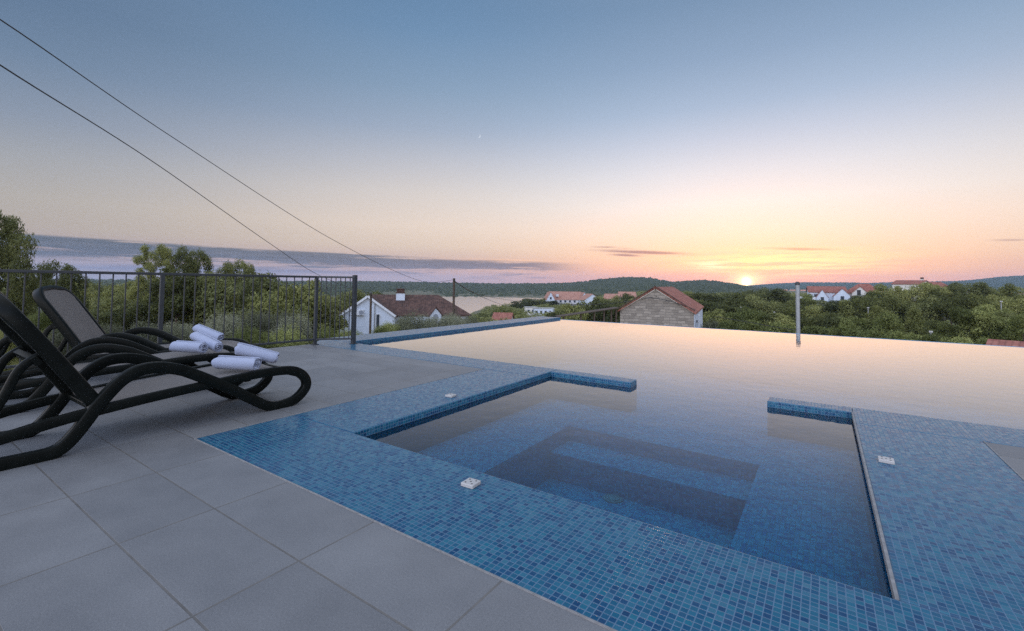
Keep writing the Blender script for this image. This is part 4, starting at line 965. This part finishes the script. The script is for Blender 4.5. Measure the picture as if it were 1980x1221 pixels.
# grey pole rising beyond the overflow edge, its capped top mirrored in the pool
PP = at(1542, 545, 21.6); z0 = ground_z(PP.x, PP.y)-.3; po = empty("metal_pole", (PP.x, PP.y, z0)); tag(po, "slim grey metal pole with a dark cap rising beyond the pool's overflow edge", "pole"); h = PP.z-z0
p = MB(); p.tube([(0, 0, 0), (0, 0, h-.12)], .075, 14); p.build("pole_shaft", M["pole"], po)
p = MB(); p.tube([(0, 0, h-.14), (0, 0, h-.05), (0, 0, h-.01), (0, 0, h)], [.080, .084, .055, .015], 14); p.build("pole_cap", M["black"], po)
# street lamps among the trees
for x, y, yb, d, lab in ((1432.5, 594, 603, 95, "tiny street lamp below the sunset"), (1497, 603.5, 616, 90, "short street lamp between the sunset and the pool pole"), (1678.5, 595, 630, 75, "tall street lamp in the trees below the cream house"), (1935.5, 583, 606, 80, "street lamp in front of the tallest conical pine"), (1799.5, 641, 662, 52, "thin bent lamp by the pale bank near the pool edge")):
    p = at(x, y, d); z0 = ground_z(p.x, p.y); o = empty("street_lamp", (p.x, p.y, z0), facing(x)); tag(o, lab, "street lamp", "street lamps among the trees"); h = p.z-z0
    m_ = MB(); m_.tube([(0, 0, 0), (0, 0, h-.05)], [.075, .05], 8); m_.build("lamp_post", M["pole"], o)
    m_ = MB(); m_.tube([(0, 0, h-.06), (.02, -.25, h+.02), (.02, -.5, h)], .04, 6); m_.box((.02, -.32, h-.01), (.24, .55, .10)); m_.build("lamp_head", M["white"], o)
# lane seen between the trees
V = []; F = []
for i, (x, y) in enumerate(((1395, 640), (1404, 628), (1415, 618), (1428, 609), (1440, 603))):
    p = at(x, y, 60+i*9); q_ = at(x+(16-i*2), y, 60+i*9); V += [(p.x, p.y, ground_z(p.x, p.y)+.25), (q_.x, q_.y, ground_z(q_.x, q_.y)+.25)]
F = [(2*i, 2*i+1, 2*i+3, 2*i+2) for i in range(4)]
tag(mesh_np("road", V, F, M["asphalt"]), "grey lane climbing between the trees", "road", kind="structure")
# moon
p = at(925, 263, 9000); u_ = Vector(CM[0]); v_ = -Vector(CM[1]); m_ = MB(); r = 40; pts = []; ins = []
for k in range(-8, 9):
    a_ = R(k*9); pts.append((r*math.cos(a_), r*math.sin(a_))); ins.append((r*.72*math.cos(a_)+1e-3, r*math.sin(a_)))
ca, sa = math.cos(R(-22)), math.sin(R(-22)); f_ = Vector(CM[2])
W3 = lambda x, y, k: p+u_*(x*ca-y*sa)+v_*(x*sa+y*ca)+f_*k
n = len(pts); vs = [W3(*q_, 0) for q_ in pts]+[W3(*q_, 0) for q_ in ins]+[W3(*q_, 6) for q_ in pts]+[W3(*q_, 6) for q_ in ins]
fs = [(i, i+1, n+i+1, n+i) for i in range(n-1)]+[(2*n+i, 3*n+i, 3*n+i+1, 2*n+i+1) for i in range(n-1)]+[(i, 2*n+i, 2*n+i+1, i+1) for i in range(n-1)]
m_.add(vs, fs); tag(m_.build("moon", M["moon"]), "thin white crescent moon high in the evening sky", "moon")
# ---------------------------------------------------------------- haze
m = bpy.data.materials.new("evening_haze"); m.use_nodes = True; t = m.node_tree; t.nodes.clear()
pv = t.nodes.new("ShaderNodeVolumePrincipled"); pv.inputs["Color"].default_value = (.56, .71, 1.0, 1); pv.inputs["Density"].default_value = .0001; pv.inputs["Anisotropy"].default_value = .1
o = t.nodes.new("ShaderNodeOutputMaterial"); t.links.new(pv.outputs[0], o.inputs["Volume"])
b = MB(); b.span((-5600, -300, -26), (2600, 5600, 118)); hz = b.build("haze", m); hz.visible_shadow = True
tag(hz, "thin blue evening haze filling the valley", "haze", kind="stuff")
